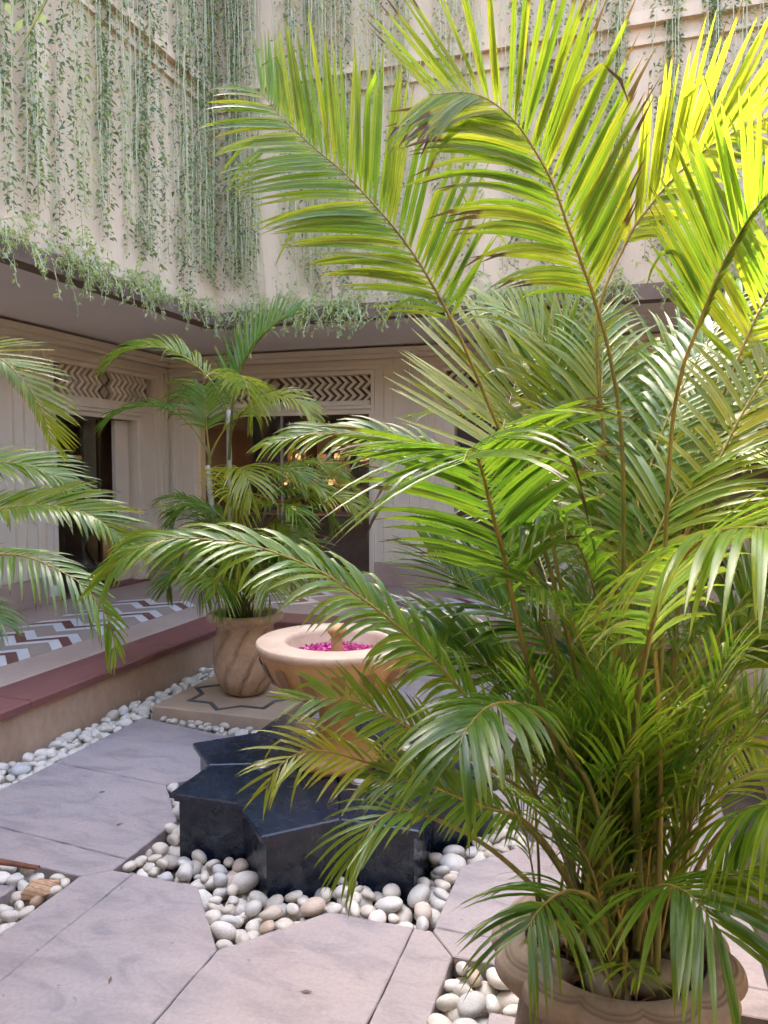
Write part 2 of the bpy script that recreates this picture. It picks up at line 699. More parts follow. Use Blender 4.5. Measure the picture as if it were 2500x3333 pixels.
# ------------------------------------------------------------------ the raised terrace round the court
ter = tag(empty('terrace'), kind='structure')
XE, YE = -3.43, 6.31
XR, YF = .69, .63
obj('plinth_wall', *merge([box(-5.72, XE - .03, -2, 8.6, -.1, .245), box(XE - .03, XR + .03, YE + .03, 8.6, -.1, .245)]), 'plinth_plaster', ter)
obj('plinth_wall', *merge([box(XR + .03, 2.98, -2, 8.6, -.1, .2449), box(XE - .03, XR + .03, -2, YF - .03, -.1, .2448)]), 'plinth_plaster', ter)


def strip(name, mat, x0, x1, y0, y1, z1, n, axis, z0=.245, ch=.004):
    for i in range(n):
        if axis == 'y':
            a, b = y0 + (y1 - y0) * i / n, y0 + (y1 - y0) * (i + 1) / n
            p = [(x0, a + .0015), (x1, a + .0015), (x1, b - .0015), (x0, b - .0015)]
        else:
            a, b = x0 + (x1 - x0) * i / n, x0 + (x1 - x0) * (i + 1) / n
            p = [(a + .0015, y0), (b - .0015, y0), (b - .0015, y1), (a + .0015, y1)]
        obj(name, *prism(p, z0, z1 + random.uniform(-.0006, .0006), ch), mat, ter)


strip('edge_slab', 'red_stone', -3.829, XE, .64, YE + .4, .30, 4, 'y', ch=.012)
strip('edge_slab', 'red_stone', XE + .002, XR - .002, YE, YE + .4, .30, 3, 'x', ch=.012)
strip('band_slab', 'grey_stone', -4.219, -3.831, .64, YE + .8, .30, 5, 'y')
strip('band_slab', 'grey_stone', -3.827, XR - .002, YE + .402, YE + .8, .30, 4, 'x')
strip('band_slab', 'grey_stone', -5.718, -5.121, .64, 8.598, .30, 6, 'y')
strip('band_slab', 'grey_stone', -5.119, 2.9, 8.02, 8.598, .30, 7, 'x')
strip('band_slab', 'grey_stone', -5.119, -4.221, 7.12, 8.018, .30, 1, 'y')
strip('band_slab', 'grey_stone', XR, 2.9, .64, 8.018, .30, 5, 'y')
strip('band_slab', 'grey_stone', -5.7, 2.9, -1.9, .638, .30, 5, 'x')
# zigzag tiles: four segments across a 0.90 m band, colours white / red / white / tan
PER = .56
CUT = [(0, .115, 'white_tile'), (.115, .225, 'red_tile'), (.225, .34, 'white_tile'), (.34, .56, 'tan_tile')]
SEGW = .225
AMP = .21


def zig_tile(c0, c1, up_):
    s = AMP if up_ else -AMP
    g_ = .0012
    return prism([(0 + g_, c0 + g_), (SEGW - g_, c0 + s + g_), (SEGW - g_, c1 + s - g_), (0 + g_, c1 - g_)], .245, .301)


tile_me = {}
for (c0, c1, m) in CUT:
    for u_ in (0, 1):
        me = mesh('zigzag_tile', *zig_tile(c0, c1, u_))
        me.materials.append(MATS[m])
        tile_me[(c0, u_)] = me


def zig_band(origin, rot, n, ylim):
    for k in range(n):
        for (c0, c1, m) in CUT:
            for s in range(4):
                u_ = (s + 1) % 2
                off = AMP if u_ == 0 else 0
                if u_ == 0:
                    y = k * PER + AMP
                else:
                    y = k * PER
                lo, hi = y + c0 + (0 if u_ else -AMP), y + c1 + (AMP if u_ else 0)
                if lo < 0.0 or hi > ylim:
                    continue
                # u_=1 rises by AMP from its left edge, u_=0 falls by AMP
                o = bpy.data.objects.new('zigzag_tile', tile_me[(c0, u_)])
                col.objects.link(o)
                o.parent = ter
                if rot == 0:
                    o.location = (origin[0] + s * SEGW, origin[1] + y, 0)
                else:
                    o.rotation_euler = (0, 0, -math.pi / 2)
                    o.location = (origin[0] + y, origin[1] - s * SEGW, 0)


obj('tile_bed', *box(-5.119, -4.221, .66, 7.118, .245, .2975), 'tan_tile', ter)
obj('tile_bed', *box(-4.219, 2.85, YE + .802, 8.018, .245, .2976), 'tan_tile', ter)
zig_band((-5.12, 1.95), 0, 9, 5.16)
zig_band((-4.2, 8.018), 1, 8, 4.5)

# ------------------------------------------------------------------ the building wings


class Facade:
    """wall in a local frame: u along the wall, d into the wall, z up"""
    def __init__(self, root, P):
        self.root, self.P = root, P

    def b(self, u0, u1, d0, d1, z0, z1):
        v, f = box(u0, u1, d0, d1, z0, z1)
        return [self.P(*p) for p in v], f

    def add(self, name, parts, mat, parent=None):
        o = obj(name, *merge([self.b(*p) for p in parts]), mat, parent or self.root)
        return o


def fret(F_, u0, u1, z0, z1, mid_pat=True):
    """pierced zigzag frieze: dark recess, pale frame and a row of separate zigzag bars"""
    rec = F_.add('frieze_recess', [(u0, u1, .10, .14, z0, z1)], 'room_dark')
    n = 4
    h = (z1 - z0) / n
    cen = (u0 + u1) / 2
    dia = h * .95
    per = .098
    bw = .050
    amp = .042

    def bar(uc, flip):
        v, f = [], []
        for i in range(n + 1):
            z = z0 + h * i
            sh = (amp if i % 2 else -amp) * flip / 1.0
            for d in (.03, .085):
                for s in (-bw / 2, bw / 2):
                    v.append(F_.P(uc + sh + s, d, z))
        for i in range(n):
            a, c = i * 4, (i + 1) * 4
            f += [(a, a + 1, c + 1, c), (a + 2, c + 2, c + 3, a + 3), (a, c, c + 2, a + 2), (a + 1, a + 3, c + 3, c + 1)]
        obj('fret_bar', v, f, 'pale_wall', rec)
    k = 0
    while True:
        off = dia + amp + .015 + k * per
        if cen + off > u1 - .05:
            break
        bar(cen + off, 1)
        bar(cen - off, -1)
        k += 1
    for zc in (z0 + 1 * h, z0 + 3 * h):
        v, f = [], []
        q = [(cen, zc - h * .92), (cen + dia, zc), (cen, zc + h * .92), (cen - dia, zc)]
        for d in (.05, .085):
            v += [F_.P(u, d, z) for u, z in q]
        f = [(0, 1, 2, 3), (7, 6, 5, 4), (0, 4, 5, 1), (1, 5, 6, 2), (2, 6, 7, 3), (3, 7, 4, 0)]
        obj('fret_diamond', v, f, 'tan_tile', rec)


def frame(F_, u0, u1, z0, zt, w, proud, name='moulding'):
    F_.add(name, [(u0, u0 + w, -proud, -.0005, z0, zt - w), (u1 - w, u1, -proud, -.0005, z0, zt - w), (u0, u1, -proud, -.0006, zt - w, zt)], 'pale_wall')


def facade(root, P, umin, umax, ops, up_w, skirts):
    """ops: (a0, a1, ztop, f0, f1)"""
    F_ = Facade(root, P)
    Z0, ZF0, ZF1, ZT = .30, 2.475, 2.795, 3.10
    low, fz = [], []
    u = umin
    uf = umin
    for (a0, a1, zt, f0, f1) in ops:
        low.append((u, a0, 0, .3, Z0, ZF0))
        low.append((a0, a1, 0, .3, zt, ZF0))
        fz.append((uf, f0, 0, .3, ZF0, ZF1))
        fz.append((f0, f1, .142, .3, ZF0, ZF1))
        u, uf = a1, f1
    low.append((u, umax, 0, .3, Z0, ZF0))
    fz.append((uf, umax, 0, .3, ZF0, ZF1))
    F_.add('wall', low + fz + [(umin, umax, 0, .3, ZF1, ZT)], 'pale_wall')
    for (a0, a1, zt, f0, f1) in ops:
        fret(F_, f0 + .004, f1 - .004, ZF0 + .004, ZF1 - .004)
        frame(F_, f0 - .05, f1 + .05, .30, ZF1 + .045, .038, .018)
        frame(F_, f0 - .17, f1 + .17, .30, ZF1 + .10, .045, .035)
        frame(F_, f0 - .28, f1 + .28, .30, ZF1 + .155, .05, .02)
        F_.add('lintel_moulding', [(f0 - .0, f1 + .0, -.03, -.0004, zt + .045, zt + .10), (a0, a1, -.014, -.0004, zt + .006, zt + .04)], 'pale_wall')
    F_.add('cornice', [(umin, umax, -.10, -.001, 2.965, 3.01), (umin, umax, -.17, -.001, 3.012, 3.07)], 'pale_wall')
    for s in skirts:
        F_.add('skirting', [(s[0], s[1], -.055, -.041, .302, .57), (s[0], s[1], -.041, -.036, .302, .585)], 'skirting')
    return F_


WING = {}
lw = tag(empty('left_wing', (-5.72, 4, 0)), 'beige building wing with the dark doorway and overhanging upper storey left of the corner', 'building')
bw_ = tag(empty('back_wing', (-1.37, 8.6, 0)), 'beige building wing with the lit shop window facing the court', 'building')
rw = tag(empty('right_wing', (2.98, 4, 0)), 'beige building wing closing the court beyond the big palm', 'building')
fw = tag(empty('front_wing', (-1.37, -1.66, 0)), 'beige building wing behind the viewer', 'building')
for r in (lw, bw_, rw, fw):
    r.location = (0, 0, 0)

PL = lambda u, d, z: (-5.72 - d, u, z)
PB = lambda u, d, z: (u, 8.6 + d, z)
FL = facade(lw, PL, -1.9, 8.6, [(3.1, 4.6, 2.32, 3.0, 4.75), (6.57, 8.05, 2.32, 6.55, 8.29)], 0, [(-1.9, 3.0), (4.7, 6.545), (8.10, 8.55)])
FB = facade(bw_, PB, -5.72, 2.98, [(-5.36, -2.94, 2.39, -5.49, -2.96), (-1.95, -.79, 2.32, -2.05, -.69), (.20, 2.62, 2.39, .22, 2.75)], 0, [(-5.68, -5.38), (-2.9, -2.0), (-.74, .15)])
# vertical panel lines on the left pilaster
for u in (5.62, 5.76, 5.98, 6.12):
    FL.add('pilaster_strip', [(u, u + .045, -.026, -.0003, .59, 2.96)], 'pale_wall')
for u in (-2.52, -2.40, -2.24):
    FB.add('pilaster_strip', [(u, u + .04, -.026, -.0003, .59, 2.96)], 'pale_wall')

# upper storeys (soffit, wall, mouldings)
H1 = 8.6


def upper(root, name, parts, mat):
    return obj(name, *merge([box(*p) for p in parts]), mat, root)


upper(lw, 'soffit', [(-6.0, -3.885, -1.9, 8.9, 3.10, 3.28)], 'soffit')
upper(lw, 'upper_wall', [(-4.2, -3.88, -1.9, 6.98, 3.1815, H1)], 'upper_wall')
upper(lw, 'edge_trim', [(-4.0, -3.84, -1.9, 6.70, 3.05, 3.18)], 'trim_brown')
upper(lw, 'moulding', [(-3.88, -3.82, .3, 6.60, 5.20, 5.30), (-3.88, -3.845, .3, 6.60, 5.05, 5.09)], 'upper_wall')
upper(bw_, 'soffit', [(-3.884, 2.98, 6.665, 8.9, 3.1005, 3.28)], 'soffit')
upper(bw_, 'upper_wall', [(-3.879, 1.46, 6.66, 6.98, 3.1815, H1 - .4)], 'upper_wall')
upper(bw_, 'edge_trim', [(-3.839, 1.10, 6.62, 6.78, 3.051, 3.181)], 'trim_brown')
upper(bw_, 'moulding', [(-3.818, 1.08, 6.60, 6.66, 5.201, 5.301), (-3.84, 1.1, 6.625, 6.66, 5.051, 5.091)], 'upper_wall')
upper(rw, 'soffit', [(1.145, 3.2, -1.9, 8.9, 3.101, 3.28)], 'soffit')
upper(rw, 'upper_wall', [(1.14, 1.459, -1.9, 6.659, 3.1815, 3.7)], 'upper_wall')
upper(rw, 'lowered_roof', [(1.1, 3.3, -1.9, 8.9, 3.7005, 3.8)], 'trim_brown')  # right wing cut down out of view so sky light reaches the arcade
upper(fw, 'lowered_roof', [(-4.0, 1.5, -2.0, .32, 3.7005, 3.8)], 'trim_brown')  # unseen front wing also kept low to let in more sky light
upper(rw, 'wall', [(2.98, 3.2, -1.9, 8.9, .2, 3.10)], 'pale_wall')
upper(fw, 'soffit', [(-3.883, 1.144, -1.9, .275, 3.102, 3.28)], 'soffit')
upper(fw, 'upper_wall', [(-3.878, 1.139, -.04, .28, 3.1815, 3.7)], 'upper_wall')
upper(fw, 'wall', [(-5.7, 2.97, -1.9, -1.66, .302, 3.10)], 'pale_wall')
# dark rooms behind the openings


def room(root, F_, u0, u1, d0, d1, z0, z1, mat):
    t = .05
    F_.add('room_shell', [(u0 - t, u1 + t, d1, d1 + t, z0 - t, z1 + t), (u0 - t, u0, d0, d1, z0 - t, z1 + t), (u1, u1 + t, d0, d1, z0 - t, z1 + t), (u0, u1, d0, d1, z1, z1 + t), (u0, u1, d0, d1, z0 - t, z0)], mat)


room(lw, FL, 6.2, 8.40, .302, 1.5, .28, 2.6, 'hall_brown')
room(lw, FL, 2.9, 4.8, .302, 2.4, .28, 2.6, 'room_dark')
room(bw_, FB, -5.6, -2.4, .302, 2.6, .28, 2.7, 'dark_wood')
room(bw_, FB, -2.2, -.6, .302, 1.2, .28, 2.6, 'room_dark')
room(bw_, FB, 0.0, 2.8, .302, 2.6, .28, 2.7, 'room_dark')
# doorway: dark frame, glass leaf, beige inner panel, red threshold
FL.add('door_frame', [(6.57, 6.62, .04, .12, .30, 2.32), (8.0, 8.05, .04, .12, .30, 2.32), (6.62, 8.0, .04, .12, 2.27, 2.32)], 'pale_wall')
FL.add('threshold', [(6.5, 8.12, -.02, .3, .3015, .325)], 'red_stone')
FL.add('inner_panel', [(7.50, 7.78, .42, .47, .29, 2.5)], 'curtain')
FL.add('inner_panel', [(7.79, 8.04, .2, .25, .326, 2.265)], 'pale_wall')
dp = FL.add('glass_door', [(6.63, 7.49, .16, .17, .33, 2.26)], 'window_glass')
FL.add('door_frame', [(7.455, 7.49, .175, .21, .33, 2.26)], 'dark_wood', dp)
FB.add('wooden_door', [(-1.94, -1.38, .12, .17, .31, 2.31), (-1.365, -.80, .12, .17, .31, 2.31)], 'dark_wood')
# shop windows: frame, mullions, panes
for (a0, a1) in ((-5.36, -2.94), (.20, 2.62)):
    FB.add('window_frame', [(a0, a0 + .05, .03, .14, .30, 2.39), (a1 - .05, a1, .03, .14, .30, 2.39), (a0 + .05, a1 - .05, .03, .14, 2.34, 2.39), (a0 + .05, a1 - .05, .03, .14, .30, .42)], 'pale_wall')
    w3 = (a1 - a0 - .1) / 2
    for k in range(2):
        x = a0 + .05 + w3 * k
        FB.add('pane', [(x + .012, x + w3 - .012, .085, .095, .422, 2.338)], 'window_glass')
    FB.add('mullion', [(a0 + .05 + w3 - .012, a0 + .05 + w3 + .012, .07, .11, .42, 2.34)], 'steel')
# ------------------------------------------------------------------ things seen inside
def lathe_obj(name, prof, mat, parent=None, seg=24, loc=None, rf=None, cap0=True, cap1=True):
    return obj(name, *lathe(prof, seg, rf, cap0, cap1), mat, parent, True, loc)


man = tag(empty('mannequin', (-6.32, 7.0, .28)), 'mannequin in pale shirt and dark trousers standing inside the dark doorway', 'mannequin')


def loft(rings, seg=18):
    v, f = [], []
    for (cx, cy, z, rx, ry) in rings:
        for i in range(seg):
            a = 2 * math.pi * i / seg
            v.append((cx + rx * math.cos(a), cy + ry * math.sin(a), z))
    n = len(rings)
    for j in range(n - 1):
        for i in range(seg):
            k = (i + 1) % seg
            f.append((j * seg + i, j * seg + k, (j + 1) * seg + k, (j + 1) * seg + i))
    f.append(tuple(reversed(range(seg))))
    f.append(tuple(range((n - 1) * seg, n * seg)))
    return v, f


obj('shirt', *loft([(0, 0, .66, .15, .20), (0, 0, .80, .14, .19), (0, 0, 1.0, .125, .175), (0, 0, 1.2, .13, .20), (0, 0, 1.34, .12, .215), (0, 0, 1.42, .09, .17), (0, 0, 1.47, .06, .075), (0, 0, 1.52, .058, .065)]), 'shirt', man, True)
for s in (-1, 1):
    tube_obj('sleeve', [(0, s * .18, 1.37), (0, s * .245, 1.2), (0, s * .27, 1.0), (.03, s * .27, .80)], [.07, .062, .052, .042], 'shirt', man, 10)
    tube_obj('trouser_leg', [(0, s * .085, .72), (0, s * .09, .45), (0, s * .09, .08)], [.10, .082, .07], 'trousers', man, 12)
obj('neck_cap', *loft([(0, 0, 1.5, .05, .05), (0, 0, 1.57, .048, .048), (0, 0, 1.60, .03, .03)]), 'skin_form', man, True)
obj('base_plate', *loft([(0, 0, 0, .17, .17), (0, 0, .02, .17, .17), (0, 0, .08, .03, .03)]), 'steel', man)

prof = [(.06, 0), (.075, .02)]
for i in range(22):
    t = i / 21
    r = .075 + .085 * math.sin(math.pi * min(1, t * 1.05 + .02)) ** 1.1
    prof.append((r + (.005 if i % 2 else 0), .03 + t * .36))
prof += [(.055, .42), (.075, .45), (.05, .45)]
vz = lathe_obj('ribbed_vase', prof, 'vase_gold', loc=(-6.02, 7.60, .56))
tag(vz, 'golden ribbed vase inside the doorway beside the beige panel', 'vase')
vt = tag(empty('display_stand', (-6.02, 7.60, .28)), 'small dark stool carrying the golden vase in the doorway', 'stand')
vt.location = (0, 0, 0)
obj('seat', *box(-6.16, -5.9, 7.46, 7.74, .52, .558), 'dark_wood', vt)
for a, b in ((-6.14, 7.48), (-5.95, 7.48), (-6.14, 7.70), (-5.95, 7.70)):
    obj('leg', *box(a, a + .03, b, b + .03, .28, .52), 'dark_wood', vt)

sock = tag(empty('wall_socket', (-5.665, 6.44, .43)), 'white electrical socket on the pinkish skirting beside the doorway', 'socket')
obj('plate', *box(-.001, .012, -.075, .075, -.055, .055), 'socket_white', sock)
for s in (-.037, .037):
    obj('switch', *box(.012, .02, s - .028, s + .028, -.035, .035), 'socket_white', sock)

# shop interior: shelving with goods, lamps
shelf = tag(empty('shop_shelving', (-4.1, 10.9, .28)), 'dark wooden shelving filled with goods behind the lit shop window', 'shelving')
shelf.location = (0, 0, 0)
obj('back_panel', *box(-5.4, -2.6, 11.0, 11.04, .28, 2.55), 'dark_wood', shelf)
SHZ = [.62, 1.0, 1.38, 1.76, 2.14]
for z in SHZ:
    obj('shelf_board', *box(-5.38, -2.62, 10.6, 10.999, z, z + .03), 'dark_wood', shelf)
for x in (-5.4, -4.7, -4.0, -3.3, -2.63):
    obj('upright', *box(x, x + .035, 10.58, 10.998, .281, 2.5), 'dark_wood', shelf)
bottle_p = [[(.03, 0), (.035, .01), (.035, .13), (.012, .17), (.012, .21), (.016, .212), (.016, .225)], [(.045, 0), (.06, .03), (.065, .09), (.04, .15), (.025, .17), (.035, .19)], [(.05, 0), (.052, .11), (.045, .115), (.045, .14)]]
goods = []
for k, p in enumerate(bottle_p):
    goods.append(('bottle', mesh('bottle', *lathe(p, 14), True)))
goods.append(('box_of_goods', mesh('box_of_goods', *box(-.06, .06, -.05, .05, 0, .17))))
goods.append(('box_of_goods', mesh('box_of_goods', *box(-.09, .09, -.06, .06, 0, .11))))
gm = ['bottle_green', 'bottle_amber', 'brass', 'pale_card', 'red_card', 'brown_card']
gcache = {}
for zi, z in enumerate(SHZ):
    x = -5.3
    while x < -2.7:
        nm, me0 = random.choice(goods)
        m = random.choice(gm)
        key = (me0.name, m)
        if key not in gcache:
            me = me0.copy()
            me.materials.append(MATS[m])
            gcache[key] = me
        dx = .09 if nm == 'bottle' else .17
        if not any(abs(x - q - .017) < .1 for q in (-5.4, -4.7, -4.0, -3.3, -2.63)):
            o = link(nm, gcache[key], None, None, (x, 10.76 + random.uniform(-.06, .06), z + .0305), random.uniform(-.3, .3) if nm == 'box_of_goods' else 0)
            tag(o, 'small %s on the shop shelving behind the window' % ('bottle' if nm == 'bottle' else 'box'), nm.split('_')[0], 'goods on the shop shelves')
        x += dx + random.uniform(.01, .09)
# table lamp (lit) at the right of the window and a counter below it
ct = tag(empty('shop_counter'), 'low dark counter inside the shop window under the lit lamp', 'counter')
obj('top', *box(-5.2, -2.6, 9.45, 9.95, 1.02, 1.06), 'dark_wood', ct)
obj('front_panel', *box(-5.18, -2.62, 9.47, 9.93, .281, 1.02), 'room_dark', ct)
tl = tag(empty('table_lamp', (-3.08, 9.62, 1.06)), 'lit table lamp with cream shade at the edge of the shop window', 'lamp')
lathe_obj('lamp_base', [(.06, 0), (.06, .02), (.02, .05), (.03, .12), (.012, .25), (.012, .36)], 'brass', tl)
obj('lamp_shade', *lathe([(.15, .34), (.12, .56)], 28, None, False, False), 'shade_warm', tl, True)
fl = tag(empty('lit_ornament', (-4.52, 9.7, 1.06)), 'bushy ornament of tiny warm lights in the middle of the shop window', 'ornament')
v, f = [], []
tube_obj('stem', [(0, 0, 0), (0, 0, .3), (.01, 0, .55)], [.012, .01, .006], 'brass', fl, 6)
bulbs = []
for i in range(70):
    d = Vector(rng.normal(size=3)).normalized() * (.05 + .13 * rng.random())
    bulbs.append(([(x * .011 + d.x, y * .011 + d.y, z * .013 + d.z + .52) for x, y, z in ((1, 0, 0), (-1, 0, 0), (0, 1, 0), (0, -1, 0), (0, 0, 1), (0, 0, -1))], [(0, 2, 4), (2, 1, 4), (1, 3, 4), (3, 0, 4), (2, 0, 5), (1, 2, 5), (3, 1, 5), (0, 3, 5)]))
tag(obj('bulbs', *merge(bulbs), 'fairy_warm', fl), kind='stuff')
for i, (x, z, y) in enumerate([(-5.05, 1.41, 10.66), (-4.83, 1.79, 10.66), (-3.72, 1.79, 10.66), (-3.45, 1.41, 10.66), (-4.3, 1.41, 10.66), (-4.2, 1.79, 10.66), (-2.95, 1.79, 10.66), (-4.9, 1.03, 10.66)]):
    z += .0302
    b = lathe_obj('shelf_light', [(.03, 0), (.035, .015), (.042, .05), (.03, .08), (.008, .09)], 'lamp_warm', None, 12, (x, y, z))
    tag(b, 'small warm lamp glowing among the goods in the shop window', 'lamp', 'small lamps in the shop')

for x, y, z, e in ((-3.08, 9.62, 1.5, 2.0), (-4.5, 10.2, 1.75, 2.2)):
    pl_ = bpy.data.lights.new('shop_lamp', 'POINT')
    pl_.energy = e
    pl_.color = (1, .66, .36)
    pl_.shadow_soft_size = .06
    po = bpy.data.objects.new('shop_lamp', pl_)
    po.location = (x, y, z)
    col.objects.link(po)

# ------------------------------------------------------------------ star plinth with the bowl
sp_ = tag(empty('star_plinth', (SC[0], SC[1], 0)), 'low black granite eight-pointed star plinth carrying the stone bowl', 'plinth')
SO, SB = star(0, 0, .82), star(0, 0, .775)
SM = star(0, 0, .797)
for i in range(8):
    a = 2 * i
    q = [(0, 0), SO[(a - 1) % 16], SO[a], SO[(a + 1) % 16]]
    obj('top_slab', *prism(shrink(q, .0009), .226, .25, .006), 'granite', sp_)
obj('under_moulding', *prism(SM, .208, .2255), 'granite', sp_)
for i in range(16):
    a, b = Vector(SB[i]), Vector(SB[(i + 1) % 16])
    e = (b - a).normalized()
    n = Vector((-e.y, e.x)) * .02
    a2, b2 = a + e * .0012, b - e * .0012
    obj('side_panel', *prism([tuple(a2), tuple(b2), tuple(b2 + n), tuple(a2 + n)], -.08, .2075), 'granite', sp_)
up_lab = ['round steel uplight set in the black star nearest the viewer', 'round steel uplight set in the black star at its left point']
for i, (x, y) in enumerate([(-1.175, 3.273), (-1.705, 3.311), (-1.1, 3.75), (-1.66, 3.78)]):
    u = tag(empty('recessed_light', (x, y, .2505)), up_lab[i] if i < 2 else 'round steel uplight in the black star behind the bowl, ' + ('right' if i == 2 else 'left') + ' one', 'light', 'uplights in the star')
    obj('steel_ring', *lathe([(.05, 0), (.05, .004), (.036, .007), (.036, .001)], 28, None, False, False), 'steel', u, True)
    obj('lens', *lathe([(.036, .002), (.03, .004), (.012, .007), (.001, .008)], 28, None, False, True), 'lamp_glass', u, True)

bo = tag(empty('stone_bowl', (SC[0], SC[1], .25)), 'large sandstone bowl on a pedestal, filled with pink petals', 'bowl')
lathe_obj('pedestal', [(.20, .0), (.20, .03), (.185, .045), (.14, .07), (.10, .12), (.085, .19), (.09, .25), (.13, .30), (.15, .32)], 'bowl_stone', bo, 48)
lathe_obj('bowl_body', [(.15, .32), (.20, .335), (.26, .37), (.315, .42), (.35, .475), (.372, .53), (.382, .572)], 'bowl_stone', bo, 72, None, None, True, False)
obj('rim', *lathe([(.382, .570), (.392, .574), (.395, .59), (.393, .606), (.385, .612), (.262, .612), (.252, .606), (.245, .59), (.235, .54), (.22, .52)], 72, None, False, False), 'rim_stone', bo, True)
lathe_obj('basin', [(.001, .50), (.15, .505), (.22, .522)], 'bowl_panel', bo, 48, None, None, False, False)
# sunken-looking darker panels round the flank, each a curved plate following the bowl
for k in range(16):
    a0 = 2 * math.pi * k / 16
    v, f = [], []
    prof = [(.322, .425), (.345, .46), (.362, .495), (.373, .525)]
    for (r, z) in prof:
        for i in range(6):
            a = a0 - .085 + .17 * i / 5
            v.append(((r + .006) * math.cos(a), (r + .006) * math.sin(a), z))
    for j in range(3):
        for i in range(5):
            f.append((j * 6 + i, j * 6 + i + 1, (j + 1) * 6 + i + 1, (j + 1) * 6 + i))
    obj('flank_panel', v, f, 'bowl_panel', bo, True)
lathe_obj('spout', [(.034, .50), (.030, .56), (.028, .62), (.034, .635), (.045, .645), (.048, .66), (.04, .675), (.02, .685), (.004, .688)], 'bowl_stone', bo, 24, None, lambda a, z, r: r * (1 + (.08 * math.cos(8 * a) if z > .63 else 0)))
pv, pf, pa = [], [], []
for i in range(2600):
    a, r = rng.random() * 6.283, .212 * math.sqrt(rng.random())
    if r < .04:
        continue
    c = np.array([r * math.cos(a), r * math.sin(a), .538 + .012 * rng.random()])
    d1 = unit(rng.normal(size=3) * np.array([1, 1, .5]))
    d2 = unit(np.cross(d1, rng.normal(size=3)))
    s = .006 + .005 * rng.random()
    n = len(pv)
    pv += [c - d1 * s, c + d2 * s * .6, c + d1 * s, c - d2 * s * .6]
    pf.append((n, n + 1, n + 2, n + 3))
    t = rng.random()
    pa += [(t, t, t, 1)] * 4
me = mesh('petals', pv, pf)
set_lf(me, pa)
pt = link('pink_petals', me, 'petal', None, (SC[0], SC[1], .25))
tag(pt, 'bright pink flower petals heaped inside the stone bowl', 'petals', kind='stuff')

# ------------------------------------------------------------------ pebbles
def ico(sub=3):
    t = (1 + 5 ** .5) / 2
    v = [Vector(p).normalized() for p in ((-1, t, 0), (1, t, 0), (-1, -t, 0), (1, -t, 0), (0, -1, t), (0, 1, t), (0, -1, -t), (0, 1, -t), (t, 0, -1), (t, 0, 1), (-t, 0, -1), (-t, 0, 1))]
    f = [(0, 11, 5), (0, 5, 1), (0, 1, 7), (0, 7, 10), (0, 10, 11), (1, 5, 9), (5, 11, 4), (11, 10, 2), (10, 7, 6), (7, 1, 8), (3, 9, 4), (3, 4, 2), (3, 2, 6), (3, 6, 8), (3, 8, 9), (4, 9, 5), (2, 4, 11), (6, 2, 10), (8, 6, 7), (9, 8, 1)]
    for _ in range(sub - 1):
        cache = {}
        nf = []

        def mid(a, b):
            k = (min(a, b), max(a, b))
            if k not in cache:
                v.append(((v[a] + v[b]) / 2).normalized())
                cache[k] = len(v) - 1
            return cache[k]
        for a, b, c in f:
            x, y, z = mid(a, b), mid(b, c), mid(c, a)
            nf += [(a, x, z), (b, y, x), (c, z, y), (x, y, z)]
        f = nf
    return np.array([tuple(p) for p in v]), f


IV, IF = ico(3)
peb = []
for k in range(16):
    ax = np.array([1.0, rng.uniform(.62, .9), rng.uniform(.48, .7)])
    d = [unit(rng.normal(size=3)) for _ in range(5)]
    ph = rng.random(5) * 6
    rad = np.ones(len(IV))
    for j in range(5):
        rad += .075 * np.sin(2.2 * (IV @ d[j]) + ph[j])
    flatd = unit(rng.normal(size=3))
    s = IV @ flatd
    V = IV * rad[:, None]
    V -= np.outer(np.maximum(0, s - .72) * .7, flatd)
    me = mesh('pebble', V * ax, IF, True)
    me.materials.append(MATS['pebble'])
    peb.append(me)


def inside(poly, x, y):
    c = False
    n = len(poly)
    for i in range(n):
        x0, y0 = poly[i]
        x1, y1 = poly[(i + 1) % n]
        if (y0 > y) != (y1 > y) and x < (x1 - x0) * (y - y0) / (y1 - y0) + x0:
            c = not c
    return c


BODY = star(*SC, .785)
BEDS = {
    'moat': ('smooth pale pebble in the bed around the black star plinth', lambda x, y: inside(MOAT, x, y) and not inside(BODY, x, y), (-2.36, -.38, 2.3, 4.64)),
    'strip': ('smooth pale pebble along the foot of the terrace wall', lambda x, y: -3.425 < x < -3.155, (-3.43, -3.15, 2.6, 6.25)),
    'front': ('small pale pebble in front of the inlaid stone platform', lambda x, y: y > 4.20 - (x + 2.067) * .194 + .03 and y < 4.45 and x > -3.12, (-3.12, -2.05, 4.15, 4.46)),
    'left': ('pale pebble in the square bed at the near left beside the dry leaf', lambda x, y: x < -2.178 and not (-3.0 < x < -2.352 and y < 2.428) and y < 2.575, (-2.75, -2.17, 1.85, 2.58)),
    'right': ('pale pebble in the square bed beside the big clay pot', lambda x, y: x > -.562 and not (x > -.41 and y < 2.31) and y < 2.525, (-.57, .2, 1.7, 2.53)),
}
fwdh = (-.309, .951)
allp = []
